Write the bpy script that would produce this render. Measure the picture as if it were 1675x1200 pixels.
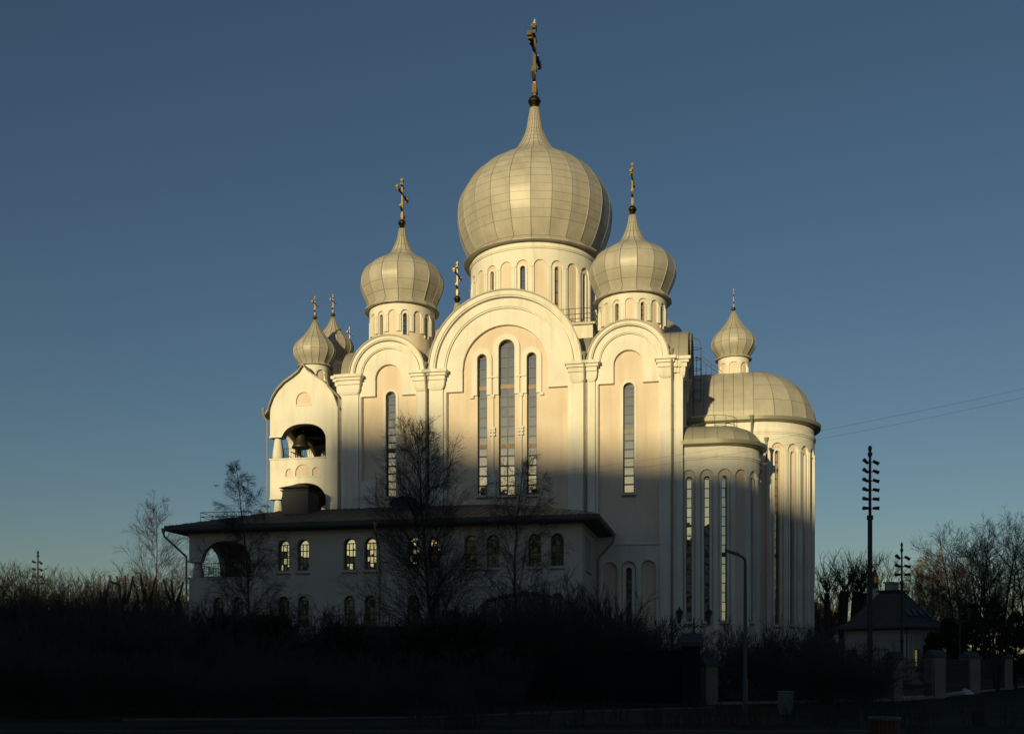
import bpy, math, random
import numpy as np
from mathutils import Vector, Matrix
R_ = math.radians
sc = bpy.context.scene
for o in list(bpy.data.objects): bpy.data.objects.remove(o)
COL = sc.collection
PI = math.pi

# ---------------------------------------------------------------- camera, sky, sun, exposure
cam = bpy.data.cameras.new('camera'); cam.sensor_width = 36; cam.lens = 36.54; cam.shift_y = 0.2896
cam.clip_end = 4000; cam.clip_start = 0.2
co = bpy.data.objects.new('camera', cam); co.location = (0, 0, 1.8); co.rotation_euler = (R_(90), 0, 0)
COL.objects.link(co); sc.camera = co
SUN_AZ, SUN_EL = 202.5, 7.5          # azimuth clockwise from +Y
w = bpy.data.worlds.new('World'); sc.world = w; w.use_nodes = True
nt = w.node_tree; bg = nt.nodes['Background']
sky = nt.nodes.new('ShaderNodeTexSky'); sky.sky_type = 'NISHITA'; sky.sun_disc = False
sky.sun_elevation = R_(SUN_EL); sky.sun_rotation = R_(SUN_AZ)
sky.air_density = 1.0; sky.dust_density = 0.3; sky.ozone_density = 2.35; sky.altitude = 20
nt.links.new(sky.outputs[0], bg.inputs[0]); bg.inputs[1].default_value = 0.064
sd = bpy.data.lights.new('sun', 'SUN'); sd.energy = 4.4; sd.angle = R_(0.95); sd.color = (1.0, 0.83, 0.43)
so = bpy.data.objects.new('sun', sd); COL.objects.link(so)
trav = Vector((math.sin(R_(SUN_AZ - 180)), math.cos(R_(SUN_AZ - 180)), -math.tan(R_(SUN_EL)))).normalized()
so.rotation_euler = trav.to_track_quat('-Z', 'Y').to_euler(); so.location = (-60, -140, 60)
sc.view_settings.view_transform = 'Standard'; sc.view_settings.look = 'None'
sc.view_settings.exposure = 0.0; sc.view_settings.gamma = 1
sc.render.engine = 'CYCLES'

# ---------------------------------------------------------------- materials
M = {}
def mat(name, col, rough=0.8, metal=0.0, var=0.0, scale=0.4, bump=0.0, bscale=6.0, stain=0.0, stain_col=(0.35, 0.27, 0.18), spec=0.5, ior=1.45):
    m = bpy.data.materials.new(name); m.use_nodes = True
    t = m.node_tree; N = t.nodes; L = t.links; b = N['Principled BSDF']
    b.inputs['Roughness'].default_value = rough; b.inputs['Metallic'].default_value = metal
    b.inputs['IOR'].default_value = ior; b.inputs['Specular IOR Level'].default_value = spec
    b.inputs['Base Color'].default_value = (*col, 1)
    tc = N.new('ShaderNodeTexCoord'); last = None
    if var > 0:
        nz = N.new('ShaderNodeTexNoise'); nz.inputs['Scale'].default_value = scale; nz.inputs['Detail'].default_value = 6
        L.new(tc.outputs['Object'], nz.inputs['Vector'])
        rp = N.new('ShaderNodeValToRGB'); rp.color_ramp.elements[0].position = 0.3; rp.color_ramp.elements[1].position = 0.7
        rp.color_ramp.elements[0].color = (*[c * (1 - var) for c in col], 1)
        rp.color_ramp.elements[1].color = (*[min(1, c * (1 + var * 0.6)) for c in col], 1)
        L.new(nz.outputs['Fac'], rp.inputs['Fac']); last = rp.outputs['Color']
    if stain > 0:
        mp = N.new('ShaderNodeMapping'); mp.inputs['Scale'].default_value = (1.6, 1.6, 0.16)
        L.new(tc.outputs['Object'], mp.inputs['Vector'])
        n2 = N.new('ShaderNodeTexNoise'); n2.inputs['Scale'].default_value = 1.0; n2.inputs['Detail'].default_value = 8
        L.new(mp.outputs['Vector'], n2.inputs['Vector'])
        r2 = N.new('ShaderNodeValToRGB'); r2.color_ramp.elements[0].position = 0.50; r2.color_ramp.elements[1].position = 0.76
        r2.color_ramp.elements[1].color = (stain, stain, stain, 1)
        L.new(n2.outputs['Fac'], r2.inputs['Fac'])
        mx = N.new('ShaderNodeMixRGB'); mx.inputs[2].default_value = (*stain_col, 1)
        if last: L.new(last, mx.inputs[1])
        else: mx.inputs[1].default_value = (*col, 1)
        L.new(r2.outputs['Color'], mx.inputs[0]); last = mx.outputs[0]
    if last: L.new(last, b.inputs['Base Color'])
    if bump > 0:
        nb = N.new('ShaderNodeTexNoise'); nb.inputs['Scale'].default_value = bscale; nb.inputs['Detail'].default_value = 5
        L.new(tc.outputs['Object'], nb.inputs['Vector'])
        bp = N.new('ShaderNodeBump'); bp.inputs['Strength'].default_value = bump; bp.inputs['Distance'].default_value = 0.05
        L.new(nb.outputs['Fac'], bp.inputs['Height']); L.new(bp.outputs['Normal'], b.inputs['Normal'])
    M[name] = m
    return m
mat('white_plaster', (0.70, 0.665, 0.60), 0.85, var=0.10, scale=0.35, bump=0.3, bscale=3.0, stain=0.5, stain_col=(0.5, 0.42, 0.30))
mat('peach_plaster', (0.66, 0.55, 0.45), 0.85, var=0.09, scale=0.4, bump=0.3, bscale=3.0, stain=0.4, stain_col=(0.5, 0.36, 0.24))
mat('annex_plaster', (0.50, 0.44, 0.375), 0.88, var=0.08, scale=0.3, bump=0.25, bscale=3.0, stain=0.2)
mat('dome_metal', (0.42, 0.385, 0.325), 0.46, metal=0.05, var=0.14, scale=0.7, bump=0.35, bscale=0.9, stain=0.35, stain_col=(0.24, 0.22, 0.18), spec=0.45)
mat('dome_seam', (0.23, 0.215, 0.175), 0.55, metal=0.3)
mat('roof_metal', (0.30, 0.28, 0.23), 0.5, metal=0.15, var=0.14, scale=0.6, bump=0.15, bscale=1.0)
mat('annex_roof_metal', (0.085, 0.085, 0.087), 0.7, metal=0.0, var=0.15, scale=0.5, spec=0.2)
mat('gutter_metal', (0.26, 0.245, 0.19), 0.5, metal=0.3, var=0.1, scale=1.0)
mat('gold', (0.22, 0.15, 0.05), 0.26, metal=1.0, var=0.1, scale=2.0)
mat('frame_brown', (0.060, 0.042, 0.028), 0.5)
mat('transom_brown', (0.09, 0.058, 0.035), 0.45, metal=0.3, var=0.3, scale=2.0)
mat('sill_metal', (0.14, 0.145, 0.14), 0.5, metal=0.3)
mat('black_iron', (0.018, 0.018, 0.018), 0.5)
mat('rail_iron', (0.10, 0.09, 0.07), 0.5)
mat('bronze', (0.05, 0.042, 0.028), 0.5, metal=0.6)
mat('dark_wood_and_shade', (0.07, 0.05, 0.035), 0.8, var=0.3, scale=2.0)
mat('vent_grey', (0.036, 0.039, 0.046), 0.7, var=0.15)
mat('bark_dark', (0.035, 0.030, 0.025), 0.9)
mat('twig_grey', (0.055, 0.047, 0.04), 0.9)
mat('bark_birch', (0.07, 0.062, 0.053), 0.9, var=0.5, scale=3.0)
mat('bark_sunlit', (0.20, 0.13, 0.07), 0.9, var=0.2, scale=2.0)
mat('twig_brown', (0.032, 0.025, 0.02), 0.9)
mat('twig_sunlit', (0.22, 0.15, 0.08), 0.9)
mat('needle_green', (0.018, 0.028, 0.018), 0.8, var=0.4, scale=1.5)
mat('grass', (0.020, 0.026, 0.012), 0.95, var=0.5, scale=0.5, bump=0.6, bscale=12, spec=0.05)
mat('asphalt', (0.036, 0.034, 0.032), 0.95, var=0.2, scale=1.5, bump=0.3, bscale=30, spec=0.05)
mat('kerb_stone', (0.07, 0.067, 0.06), 0.9, var=0.15, scale=2)
mat('pillar_plaster', (0.19, 0.16, 0.13), 0.9, var=0.15, scale=1.0, bump=0.3)
mat('dark_fence', (0.012, 0.012, 0.012), 0.8, spec=0.1)
mat('house_wall', (0.36, 0.32, 0.27), 0.9, var=0.1, scale=0.5)
mat('slate', (0.15, 0.14, 0.15), 0.85, var=0.2, scale=0.8, spec=0.15)
mat('house_white', (0.42, 0.39, 0.34), 0.9)
mat('house_roof', (0.075, 0.072, 0.072), 0.8, var=0.2, scale=0.8, spec=0.15)
mat('far_yellow', (0.50, 0.38, 0.20), 0.9, var=0.1)
mat('lamp_grey', (0.07, 0.08, 0.075), 0.6)
mat('cabinet', (0.10, 0.125, 0.12), 0.6, var=0.1)
mat('wood_slat', (0.09, 0.035, 0.02), 0.7, var=0.3, scale=4)
mat('block_wall', (0.38, 0.36, 0.33), 0.9, var=0.1)
mat('snow', (0.40, 0.41, 0.42), 0.9)
mat('bird_grey', (0.45, 0.43, 0.40), 0.8)
mat('lantern_glass', (0.10, 0.10, 0.09), 0.15)
def glass(name, refl, base):
    m = bpy.data.materials.new(name); m.use_nodes = True; b = m.node_tree.nodes['Principled BSDF']
    b.inputs['Base Color'].default_value = (*base, 1); b.inputs['Metallic'].default_value = refl; b.inputs['Roughness'].default_value = 0.015
    b.inputs['IOR'].default_value = 1.55
    N = m.node_tree.nodes; L = m.node_tree.links
    tc = N.new('ShaderNodeTexCoord'); nb = N.new('ShaderNodeTexNoise'); nb.inputs['Scale'].default_value = 0.9; nb.inputs['Detail'].default_value = 2
    bp = N.new('ShaderNodeBump'); bp.inputs['Strength'].default_value = 0.04; bp.inputs['Distance'].default_value = 0.1
    L.new(tc.outputs['Object'], nb.inputs['Vector']); L.new(nb.outputs['Fac'], bp.inputs['Height']); L.new(bp.outputs['Normal'], b.inputs['Normal'])
    M[name] = m
glass('window_glass', 1.0, (0.60, 0.54, 0.40))
glass('annex_glass', 1.0, (0.80, 0.72, 0.48))

# ---------------------------------------------------------------- mesh builder
class MB:
    def __init__(s): s.v = []; s.f = []; s.m = []
    def face(s, pts, m=0):
        n = len(s.v); s.v += [tuple(p) for p in pts]; s.f.append(tuple(range(n, n + len(pts)))); s.m.append(m)
    def hexa(s, p, m=0):     # p: 8 points, bottom 4 ccw then top 4
        n = len(s.v); s.v += [tuple(q) for q in p]
        for f in ((0, 3, 2, 1), (4, 5, 6, 7), (0, 1, 5, 4), (1, 2, 6, 5), (2, 3, 7, 6), (3, 0, 4, 7)):
            s.f.append(tuple(n + i for i in f)); s.m.append(m)
    def box(s, x0, x1, y0, y1, z0, z1, m=0):
        s.hexa([(x0, y0, z0), (x1, y0, z0), (x1, y1, z0), (x0, y1, z0), (x0, y0, z1), (x1, y0, z1), (x1, y1, z1), (x0, y1, z1)], m)
    def bar(s, a, b, r, m=0, k=6, r2=None):
        a = Vector(a); b = Vector(b); d = (b - a)
        if d.length < 1e-6: return
        d.normalize(); ref = Vector((0, 0, 1)) if abs(d.z) < 0.9 else Vector((1, 0, 0))
        u = d.cross(ref).normalized(); v = d.cross(u); r2 = r if r2 is None else r2; n = len(s.v)
        for c, rr in ((a, r), (b, r2)):
            for i in range(k):
                q = 2 * PI * i / k; s.v.append(tuple(c + (u * math.cos(q) + v * math.sin(q)) * rr))
        for i in range(k):
            j = (i + 1) % k; s.f.append((n + i, n + j, n + k + j, n + k + i)); s.m.append(m)
        s.f.append(tuple(n + i for i in range(k))[::-1]); s.m.append(m)
        s.f.append(tuple(n + k + i for i in range(k))); s.m.append(m)
    def path(s, pts, r, m=0, k=8):
        for a, b in zip(pts, pts[1:]): s.bar(a, b, r, m, k)
    def lathe(s, cx, cy, prof, n=24, m=0, a0=0.0, a1=2 * PI, caps=False, seam=None, seamw=0.03):
        closed = abs(a1 - a0 - 2 * PI) < 1e-6; cols = n if closed else n + 1; b0 = len(s.v)
        for r, z in prof:
            for i in range(cols):
                q = a0 + (a1 - a0) * i / n; s.v.append((cx + r * math.sin(q), cy - r * math.cos(q), z))
        for j in range(len(prof) - 1):
            for i in range(n):
                k = (i + 1) % cols if closed else i + 1
                s.f.append((b0 + j * cols + i, b0 + j * cols + k, b0 + (j + 1) * cols + k, b0 + (j + 1) * cols + i)); s.m.append(m)
    def build(s, name, mats, parent=None, smooth=False):
        me = bpy.data.meshes.new(name); me.from_pydata(s.v, [], s.f)
        if not isinstance(mats, (list, tuple)): mats = [mats]
        for q in mats: me.materials.append(M[q])
        if len(mats) > 1: me.polygons.foreach_set('material_index', s.m)
        if smooth: me.polygons.foreach_set('use_smooth', [True] * len(me.polygons))
        me.update()
        o = bpy.data.objects.new(name, me); COL.objects.link(o)
        if parent: o.parent = parent
        return o
def tag(o, label=None, cat=None, group=None, kind=None):
    if label: o['label'] = label
    if cat: o['category'] = cat
    if group: o['group'] = group
    if kind: o['kind'] = kind
    return o
def empty(name, loc=(0, 0, 0), rz=0, **k):
    o = bpy.data.objects.new(name, None); COL.objects.link(o); o.location = loc; o.rotation_euler = (0, 0, rz); tag(o, **k); return o
KIDS = {}
def copy_tree(o, parent=None):
    c = o.copy(); COL.objects.link(c); c.parent = parent
    for ch in list(o.children): copy_tree(ch, c)
    return c

# ---------------------------------------------------------------- wall helpers (x along wall, z up, d depth inward)
def planar(t0=0.0): return lambda x, z, d: (x, t0 + d, z)
def east(s0): return lambda x, z, d: (s0 - d, x, z)
def west(s0): return lambda x, z, d: (s0 + d, -x, z)
def ringmap(cx, cy, R): return lambda x, z, d: (cx + (R - d) * math.sin(x / R), cy - (R - d) * math.cos(x / R), z)
def apsemap(sj, tc, R):
    def f(x, z, d):
        if x <= 0: return (sj + x, tc - R + d, z)
        if x >= PI * R: return (sj - (x - PI * R), tc + R - d, z)
        a = x / R; return (sj + (R - d) * math.sin(a), tc - (R - d) * math.cos(a), z)
    return f
def mbox(mb, f, x0, x1, z0, z1, d0, d1, m=0, step=None):
    n = 1 if not step else max(1, int(math.ceil((x1 - x0) / step)))
    for i in range(n):
        a = x0 + (x1 - x0) * i / n; b = x0 + (x1 - x0) * (i + 1) / n
        mb.hexa([f(a, z0, d0), f(b, z0, d0), f(b, z0, d1), f(a, z0, d1), f(a, z1, d0), f(b, z1, d0), f(b, z1, d1), f(a, z1, d1)], m)
def arch(xc, w, zb, zt, rise=None):
    """opening with a round or flattened arched top"""
    r = w / 2; rise = r if rise is None else rise; zs = zt - rise
    return dict(x0=xc - r, x1=xc + r, zb=zb, top=lambda x: zs + rise * math.sqrt(max(0, 1 - ((x - xc) / r) ** 2)), curve=True)
def rect(x0, x1, zb, zt): return dict(x0=x0, x1=x1, zb=zb, top=lambda x: zt, curve=False)
def plate(mb, f, x0, x1, zbot, ztop, holes, d0, d1, step=2.0, m=0, mr=None, curves=(), back=False):
    mr = m if mr is None else mr
    zb = zbot if callable(zbot) else (lambda x: zbot); zt = ztop if callable(ztop) else (lambda x: ztop)
    br = {round(x0, 5), round(x1, 5)}
    def addc(a, b, n=14):
        for i in range(n + 1):
            x = (a + b) / 2 - (b - a) / 2 * math.cos(PI * i / n)
            if x0 < x < x1: br.add(round(x, 5))
    for h in holes:
        if h['curve']: addc(h['x0'], h['x1'])
        else:
            for q in (h['x0'], h['x1']):
                if x0 < q < x1: br.add(round(q, 5))
    for a, b, n in curves: addc(a, b, n)
    xs = sorted(br); full = [xs[0]]
    for a, b in zip(xs, xs[1:]):
        if b - a < 1e-4: continue
        n = max(1, int(math.ceil((b - a) / step)))
        for i in range(1, n + 1): full.append(a + (b - a) * i / n)
    def solid(x, a, b):
        mid = (a + b) / 2; iv = []
        for h in holes:
            if h['x0'] - 1e-6 < mid < h['x1'] + 1e-6:
                xx = min(max(x, h['x0']), h['x1']); iv.append([h['zb'], h['top'](xx)])
        iv.sort(); mg = []
        for q in iv:
            if mg and q[0] <= mg[-1][1] + 1e-4: mg[-1][1] = max(mg[-1][1], q[1])
            else: mg.append(q[:])
        e = 1e-5 if x == a else -1e-5
        lo, hi = zb(x + e), zt(x + e); out = []; cur = lo
        for q in mg:
            out.append((cur, max(cur, min(q[0], hi)))); cur = min(max(cur, q[1]), hi)
        out.append((cur, max(hi, cur)))
        return out
    prev = None
    def jamb(x, A, B):
        A = [q for q in A if q[1] - q[0] > 1e-4]; B = [q for q in B if q[1] - q[0] > 1e-4]
        pts = sorted({z for q in A + B for z in q})
        for a, b in zip(pts, pts[1:]):
            if b - a < 1e-4: continue
            mid = (a + b) / 2; ina = any(q[0] < mid < q[1] for q in A); inb = any(q[0] < mid < q[1] for q in B)
            if ina != inb:
                q = [f(x, a, d0), f(x, a, d1), f(x, b, d1), f(x, b, d0)]
                mb.face(q if ina else q[::-1], mr)
    for a, b in zip(full, full[1:]):
        Lq = solid(a, a, b); Rq = solid(b, a, b)
        if prev is None: jamb(a, [], Lq)
        else: jamb(a, prev, Lq)
        prev = Rq
        for (l0, l1), (r0, r1) in zip(Lq, Rq):
            if l1 - l0 < 1e-4 and r1 - r0 < 1e-4: continue
            mb.face([f(a, l0, d0), f(b, r0, d0), f(b, r1, d0), f(a, l1, d0)], m)
            mb.face([f(a, l1, d0), f(b, r1, d0), f(b, r1, d1), f(a, l1, d1)], mr)
            mb.face([f(a, l0, d1), f(b, r0, d1), f(b, r0, d0), f(a, l0, d0)], mr)
            if back: mb.face([f(a, l1, d1), f(b, r1, d1), f(b, r0, d1), f(a, l0, d1)], m)
    jamb(full[-1], prev, [])
def arcband(mb, f, xc, zc, r0, r1, d0, d1, a0=0.0, a1=PI, n=28, m=0, ky=1.0):
    for i in range(n):
        A = a0 + (a1 - a0) * i / n; B = a0 + (a1 - a0) * (i + 1) / n
        P = lambda r, q, d: f(xc + r * math.cos(q), zc + r * math.sin(q) * ky, d)
        mb.hexa([P(r0, A, d0), P(r1, A, d0), P(r1, A, d1), P(r0, A, d1), P(r0, B, d0), P(r1, B, d0), P(r1, B, d1), P(r0, B, d1)], m)
def sweep(mb, f, prof, x0, x1, step, m=0):
    """prof: closed list of (out, z); out is the projection in front of the wall"""
    n = max(1, int(math.ceil((x1 - x0) / step))); k = len(prof); b0 = len(mb.v)
    for i in range(n + 1):
        x = x0 + (x1 - x0) * i / n
        for o, z in prof: mb.v.append(f(x, z, -o))
    for i in range(n):
        for j in range(k):
            j2 = (j + 1) % k
            mb.f.append((b0 + i * k + j, b0 + (i + 1) * k + j, b0 + (i + 1) * k + j2, b0 + i * k + j2)); mb.m.append(m)
    mb.f.append(tuple(b0 + j for j in range(k))); mb.m.append(m)
    mb.f.append(tuple(b0 + n * k + j for j in range(k))[::-1]); mb.m.append(m)
RW = random.Random(5)
def window(f, xc, w, zb, zt, d, rows, cols, parent, thick=(), gl='window_glass', bw=0.09, lowtilt=0.0, sill=True, name='window'):
    """frame mesh (part) with its glazing (sub-part). rows: number of pane rows; thick: row joints with a heavy transom"""
    r = w / 2; zs = zt - r; fr = MB(); g = MB()
    H = zs + r * 0.25 - zb; zrow = [zb + H * i / rows for i in range(rows + 1)]
    mbox(fr, f, xc - r, xc - r + bw, zb, zs, d - 0.06, d + 0.03); mbox(fr, f, xc + r - bw, xc + r, zb, zs, d - 0.06, d + 0.03)
    arcband(fr, f, xc, zs, r - bw, r, d - 0.06, d + 0.03, n=12)
    mbox(fr, f, xc - r + bw, xc + r - bw, zb, zb + bw, d - 0.055, d + 0.03)
    for i in range(1, rows + 1):
        hh = 0.19 if i in thick else bw * 0.62
        hw = r - bw if zrow[i] <= zs else math.sqrt(max(0.0, r * r - (zrow[i] - zs) ** 2)) - bw
        mbox(fr, f, xc - hw, xc + hw, zrow[i] - hh, zrow[i] + hh, d - 0.05, d + 0.03, 1 if i in thick else 0)
    for c in range(1, cols):
        x = xc - r + w * c / cols; mbox(fr, f, x - bw * 0.45, x + bw * 0.45, zb + bw, zrow[rows], d - 0.045, d + 0.03)
    for i in range(rows):
        for c in range(cols):
            xa = xc - r + w * c / cols; xb = xa + w / cols; za, zc2 = zrow[i], zrow[i + 1]
            tx = RW.uniform(-1, 1) * 0.004; tz = RW.uniform(-1, 1) * 0.003 + (lowtilt if (thick and i < min(thick)) else 0) * (zc2 - za) / 2
            g.face([f(xa, za, d + tz + tx), f(xb, za, d + tz - tx), f(xb, min(zc2, zt), d - tz - tx), f(xa, min(zc2, zt), d - tz + tx)])
    zr = zrow[rows]; pts = [f(xc - math.sqrt(max(0, r * r - max(0, zr - zs) ** 2)), zr, d), f(xc + math.sqrt(max(0, r * r - max(0, zr - zs) ** 2)), zr, d)]
    a_s = math.asin(min(1, max(0, (zr - zs) / r)))
    for i in range(1, 12):
        q = a_s + (PI - 2 * a_s) * i / 12; pts.append(f(xc + r * math.cos(q), zs + r * math.sin(q), d))
    g.face(pts)
    o = fr.build(name, ['frame_brown', 'transom_brown'], parent)
    g.build('pane', gl, o)
    if sill:
        s = MB(); z0 = zb - 0.02
        s.hexa([f(xc - r - 0.12, z0 - 0.30, d - 0.42 - 0.1), f(xc + r + 0.12, z0 - 0.30, d - 0.42 - 0.1), f(xc + r, z0 - 0.30, d), f(xc - r, z0 - 0.30, d),
                f(xc - r - 0.12, z0 - 0.24, d - 0.42 - 0.1), f(xc + r + 0.12, z0 - 0.24, d - 0.42 - 0.1), f(xc + r, z0, d), f(xc - r, z0, d)])
        s.build('sill', 'sill_metal', o)
    return o
def surround(mb, f, xc, w, zb, zt, bw, d0, d1, m=0, n=14):
    r = w / 2; zs = zt - r
    mbox(mb, f, xc - r - bw, xc - r, zb, zs, d0, d1, m); mbox(mb, f, xc + r, xc + r + bw, zb, zs, d0, d1, m)
    arcband(mb, f, xc, zs, r, r + bw, d0, d1, n=n, m=m)

# ---------------------------------------------------------------- the church
TH = R_(11.5); OY = 90.0
church = empty('church', (0, OY, 0), -TH, label='white plastered church with grey onion domes, lit golden above and shaded below', cat='church')
cc_, ss_ = math.cos(TH), math.sin(TH)
def W(s, t, z=0): return Vector((s * cc_ + t * ss_, OY - s * ss_ + t * cc_, z))
ZS = 27.35
F0 = planar(0.0)
BAYS = [dict(c=-11.25, R=3.45, pl=(-15.6, -13.95), pr=(-8.68, -7.55), panel=(-13.72, -8.70), nr=1.22, base=18.1),
        dict(c=-0.66, R=6.72, pl=(-7.45, -6.15), pr=(5.15, 6.25), panel=(-5.85, 4.86), nr=3.8, base=13.0),
        dict(c=10.02, R=3.42, pl=(6.55, 7.25), pr=(12.68, 13.65), panel=(7.50, 12.62), nr=1.24, base=12.0)]
def archtop(c, R, zs, lo): return lambda x: zs + math.sqrt(max(0, R * R - (x - c) ** 2)) if abs(x - c) < R else lo
def facade(f, bays, full=True, zlow=0.0):
    core = MB(); wh = MB()
    x0 = min(b['c'] - b['R'] for b in bays) - 0.9; x1 = max(b['c'] + b['R'] for b in bays) + 1.0
    holes = []
    if full:
        holes = [arch(-11.1, 0.95, 16.7, 26.05), arch(-0.55, 1.42, 16.5, 30.0), arch(-2.74, 0.86, 16.55, 28.85), arch(1.66, 0.86, 16.5, 28.75), arch(10.05, 0.95, 16.35, 25.7), arch(10.07, 0.5, 4.9, 10.0)]
    def top(x):
        for b in bays:
            if abs(x - b['c']) < b['R'] - 0.05: return ZS + math.sqrt((b['R'] - 0.05) ** 2 - (x - b['c']) ** 2)
        return ZS
    cv = [(b['c'] - b['R'] + 0.05, b['c'] + b['R'] - 0.05, 40) for b in bays]
    plate(core, f, x0, x1, zlow, top, holes, 0.45, 1.0, 4.0, 0, curves=cv)
    for b in bays:
        c, R = b['c'], b['R']; lo = b['pl'][0]; hi = b['pr'][1]
        h = [dict(x0=c - b['nr'] + b.get('no', 0), x1=c + b['nr'], zb=25.0, top=(lambda c, r: (lambda x: 28.4 - 1.22 + r + (0 if r < 2 else 0.25) - r + math.sqrt(max(0, r * r - (x - c) ** 2))))(c, b['nr']), curve=True),
             rect(b['panel'][0], b['panel'][1], b['base'], 25.62)]
        if b['base'] > 15: h.append(rect(-12.46, -9.85, 13.0, 18.2))
        if b['base'] < 12.5 and full:
            for xc, tp in ((8.46, 10.45), (10.07, 10.5), (11.73, 10.55)): h.append(arch(xc, 1.25, 1.5, tp))
        def tp2(x, c=c, R=R): return ZS + math.sqrt(max(0, (R - 0.01) ** 2 - (x - c) ** 2)) if abs(x - c) < R - 0.01 else ZS
        plate(wh, f, lo, hi, zlow, tp2, h, 0.12, 0.45, 4.0, 0, curves=[(c - R + 0.01, c + R - 0.01, 44)])
        k = 1.0 if R > 5 else 0.72
        arcband(wh, f, c, ZS, R - 0.40 * k, R + 0.02, -0.34, 0.119, n=44)
        arcband(wh, f, c, ZS, R - 0.52 * k, R - 0.40 * k - 0.002, -0.24, 0.118, n=44)
        arcband(wh, f, c, ZS, R - 1.34 * k, R - 0.66 * k, -0.13, 0.119, n=44)
        arcband(wh, f, c, ZS, R - 1.46 * k, R - 1.34 * k - 0.002, -0.04, 0.118, n=44)
        pass
        for p, q in (b['pl'], b['pr']):
            mbox(wh, f, p + 0.02, q - 0.02, zlow, 26.2, -0.08, 0.118)
        mbox(wh, f, b['pl'][1] + 0.03, b['panel'][0] - 0.05, max(b['base'], 12.1), 25.6, 0.0, 0.117)
        for p, q in (b['pl'], b['pr']):         # capitals: two slabs over a cushion
            xa, xb = p - 0.1, q + 0.1; e = 0.36
            if q - p < 1.0: e = 0.3
            mbox(wh, f, xa - e, xb + e, ZS - 0.10, ZS + 0.16, -0.74, 0.115)
            mbox(wh, f, xa - e + 0.12, xb + e - 0.12, ZS - 0.34, ZS - 0.103, -0.58, 0.115)
            mbox(wh, f, xa - e + 0.24, xb + e - 0.24, ZS - 0.70, ZS - 0.343, -0.42, 0.115)
            prof = [(0.0, 0.0), (0.30, 0.04), (0.65, 0.14), (0.90, 0.28)]; zt = ZS - 0.703; n = 5
            zz = [zt, zt - 0.35, zt - 0.62, zt - 0.80, zt - 0.88]; ins = [0.06, 0.08, 0.16, 0.30, 0.46]; dp = [-0.30, -0.29, -0.25, -0.18, -0.10]
            for i in range(4):
                A = (xa + ins[i] - 0.12, xb - ins[i] + 0.12, dp[i]); B = (xa + ins[i + 1] - 0.12, xb - ins[i + 1] + 0.12, dp[i + 1])
                wh.hexa([f(B[0], zz[i + 1], B[2]), f(B[1], zz[i + 1], B[2]), f(B[1], zz[i + 1], 0.114), f(B[0], zz[i + 1], 0.114),
                         f(A[0], zz[i], A[2]), f(A[1], zz[i], A[2]), f(A[1], zz[i], 0.114), f(A[0], zz[i], 0.114)])
    return core, wh
core, wh = facade(F0, BAYS)
# three-light window of the middle bay: hood, piers and colonnettes
def hoodtop(x):
    z = 25.2
    for c, r, zs in ((-0.55, 1.16, 29.29), (-2.74, 0.88, 28.42), (1.66, 0.88, 28.32)):
        if abs(x - c) < r: z = max(z, zs + math.sqrt(r * r - (x - c) ** 2))
    return z
H3 = [arch(-0.55, 1.42, 16.5, 30.0), arch(-2.74, 0.86, 16.55, 28.85), arch(1.66, 0.86, 16.5, 28.75)]
plate(wh, F0, -3.62, 2.54, 25.25, hoodtop, H3, 0.27, 0.449, 0.2, 0, curves=[(-3.62, -1.86, 16), (-1.71, 0.61, 20), (0.78, 2.54, 16)])
for xc in (-1.79, 0.72):
    mbox(wh, F0, xc - 0.44, xc + 0.44, 26.7, 26.82, 0.18, 0.269)
    mbox(wh, F0, xc - 0.17, xc + 0.17, 25.0, 25.249, 0.22, 0.448)
    mbox(wh, F0, xc - 0.09, xc + 0.09, 18.4, 25.0, 0.28, 0.447)
    for z in (21.65, 21.95, 22.2): mbox(wh, F0, xc - 0.24, xc + 0.24, z, z + 0.2, 0.2, 0.446)
    mbox(wh, F0, xc - 0.3, xc + 0.3, 16.4, 18.1, 0.26, 0.445); mbox(wh, F0, xc - 0.18, xc + 0.18, 18.1, 18.4, 0.27, 0.4455)
for xc in (-3.64, 2.56): mbox(wh, F0, xc - 0.16, xc + 0.16, 25.0, 25.248, 0.22, 0.448)
surround(wh, F0, -11.1, 0.95, 16.5, 26.05, 0.20, 0.36, 0.449)
surround(wh, F0, 10.05, 0.95, 16.2, 25.7, 0.20, 0.36, 0.449)
surround(wh, F0, 10.07, 0.5, 4.9, 10.0, 0.28, 0.33, 0.449)
for xc in (7.66, 9.27, 10.9, 12.5):
    mbox(wh, F0, xc - 0.06, xc + 0.06, 4.5, 9.75, 0.02, 0.113); mbox(wh, F0, xc - 0.13, xc + 0.13, 9.75, 9.95, -0.02, 0.112)
mbox(wh, F0, 7.3, 12.64, 11.85, 12.0, 0.0, 0.111)
# stepped corner on the east
for i, (a, b) in enumerate(((13.67, 13.95), (13.95, 14.25), (14.25, 14.5))):
    mbox(wh, F0, a, b, 0, 26.2, 0.02 + 0.10 * i, 0.9)
    mbox(wh, F0, a - 0.02, b + 0.28, ZS - 0.10, ZS + 0.16, -0.45 + 0.14 * i, 0.9); mbox(wh, F0, a - 0.01, b + 0.2, ZS - 0.7, ZS - 0.103, -0.30 + 0.12 * i, 0.9)
    mbox(wh, F0, a, b + 0.1, 26.2, ZS - 0.703, -0.15 + 0.11 * i, 0.9)
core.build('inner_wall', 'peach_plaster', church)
wh.build('outer_wall', 'white_plaster', church)
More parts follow.
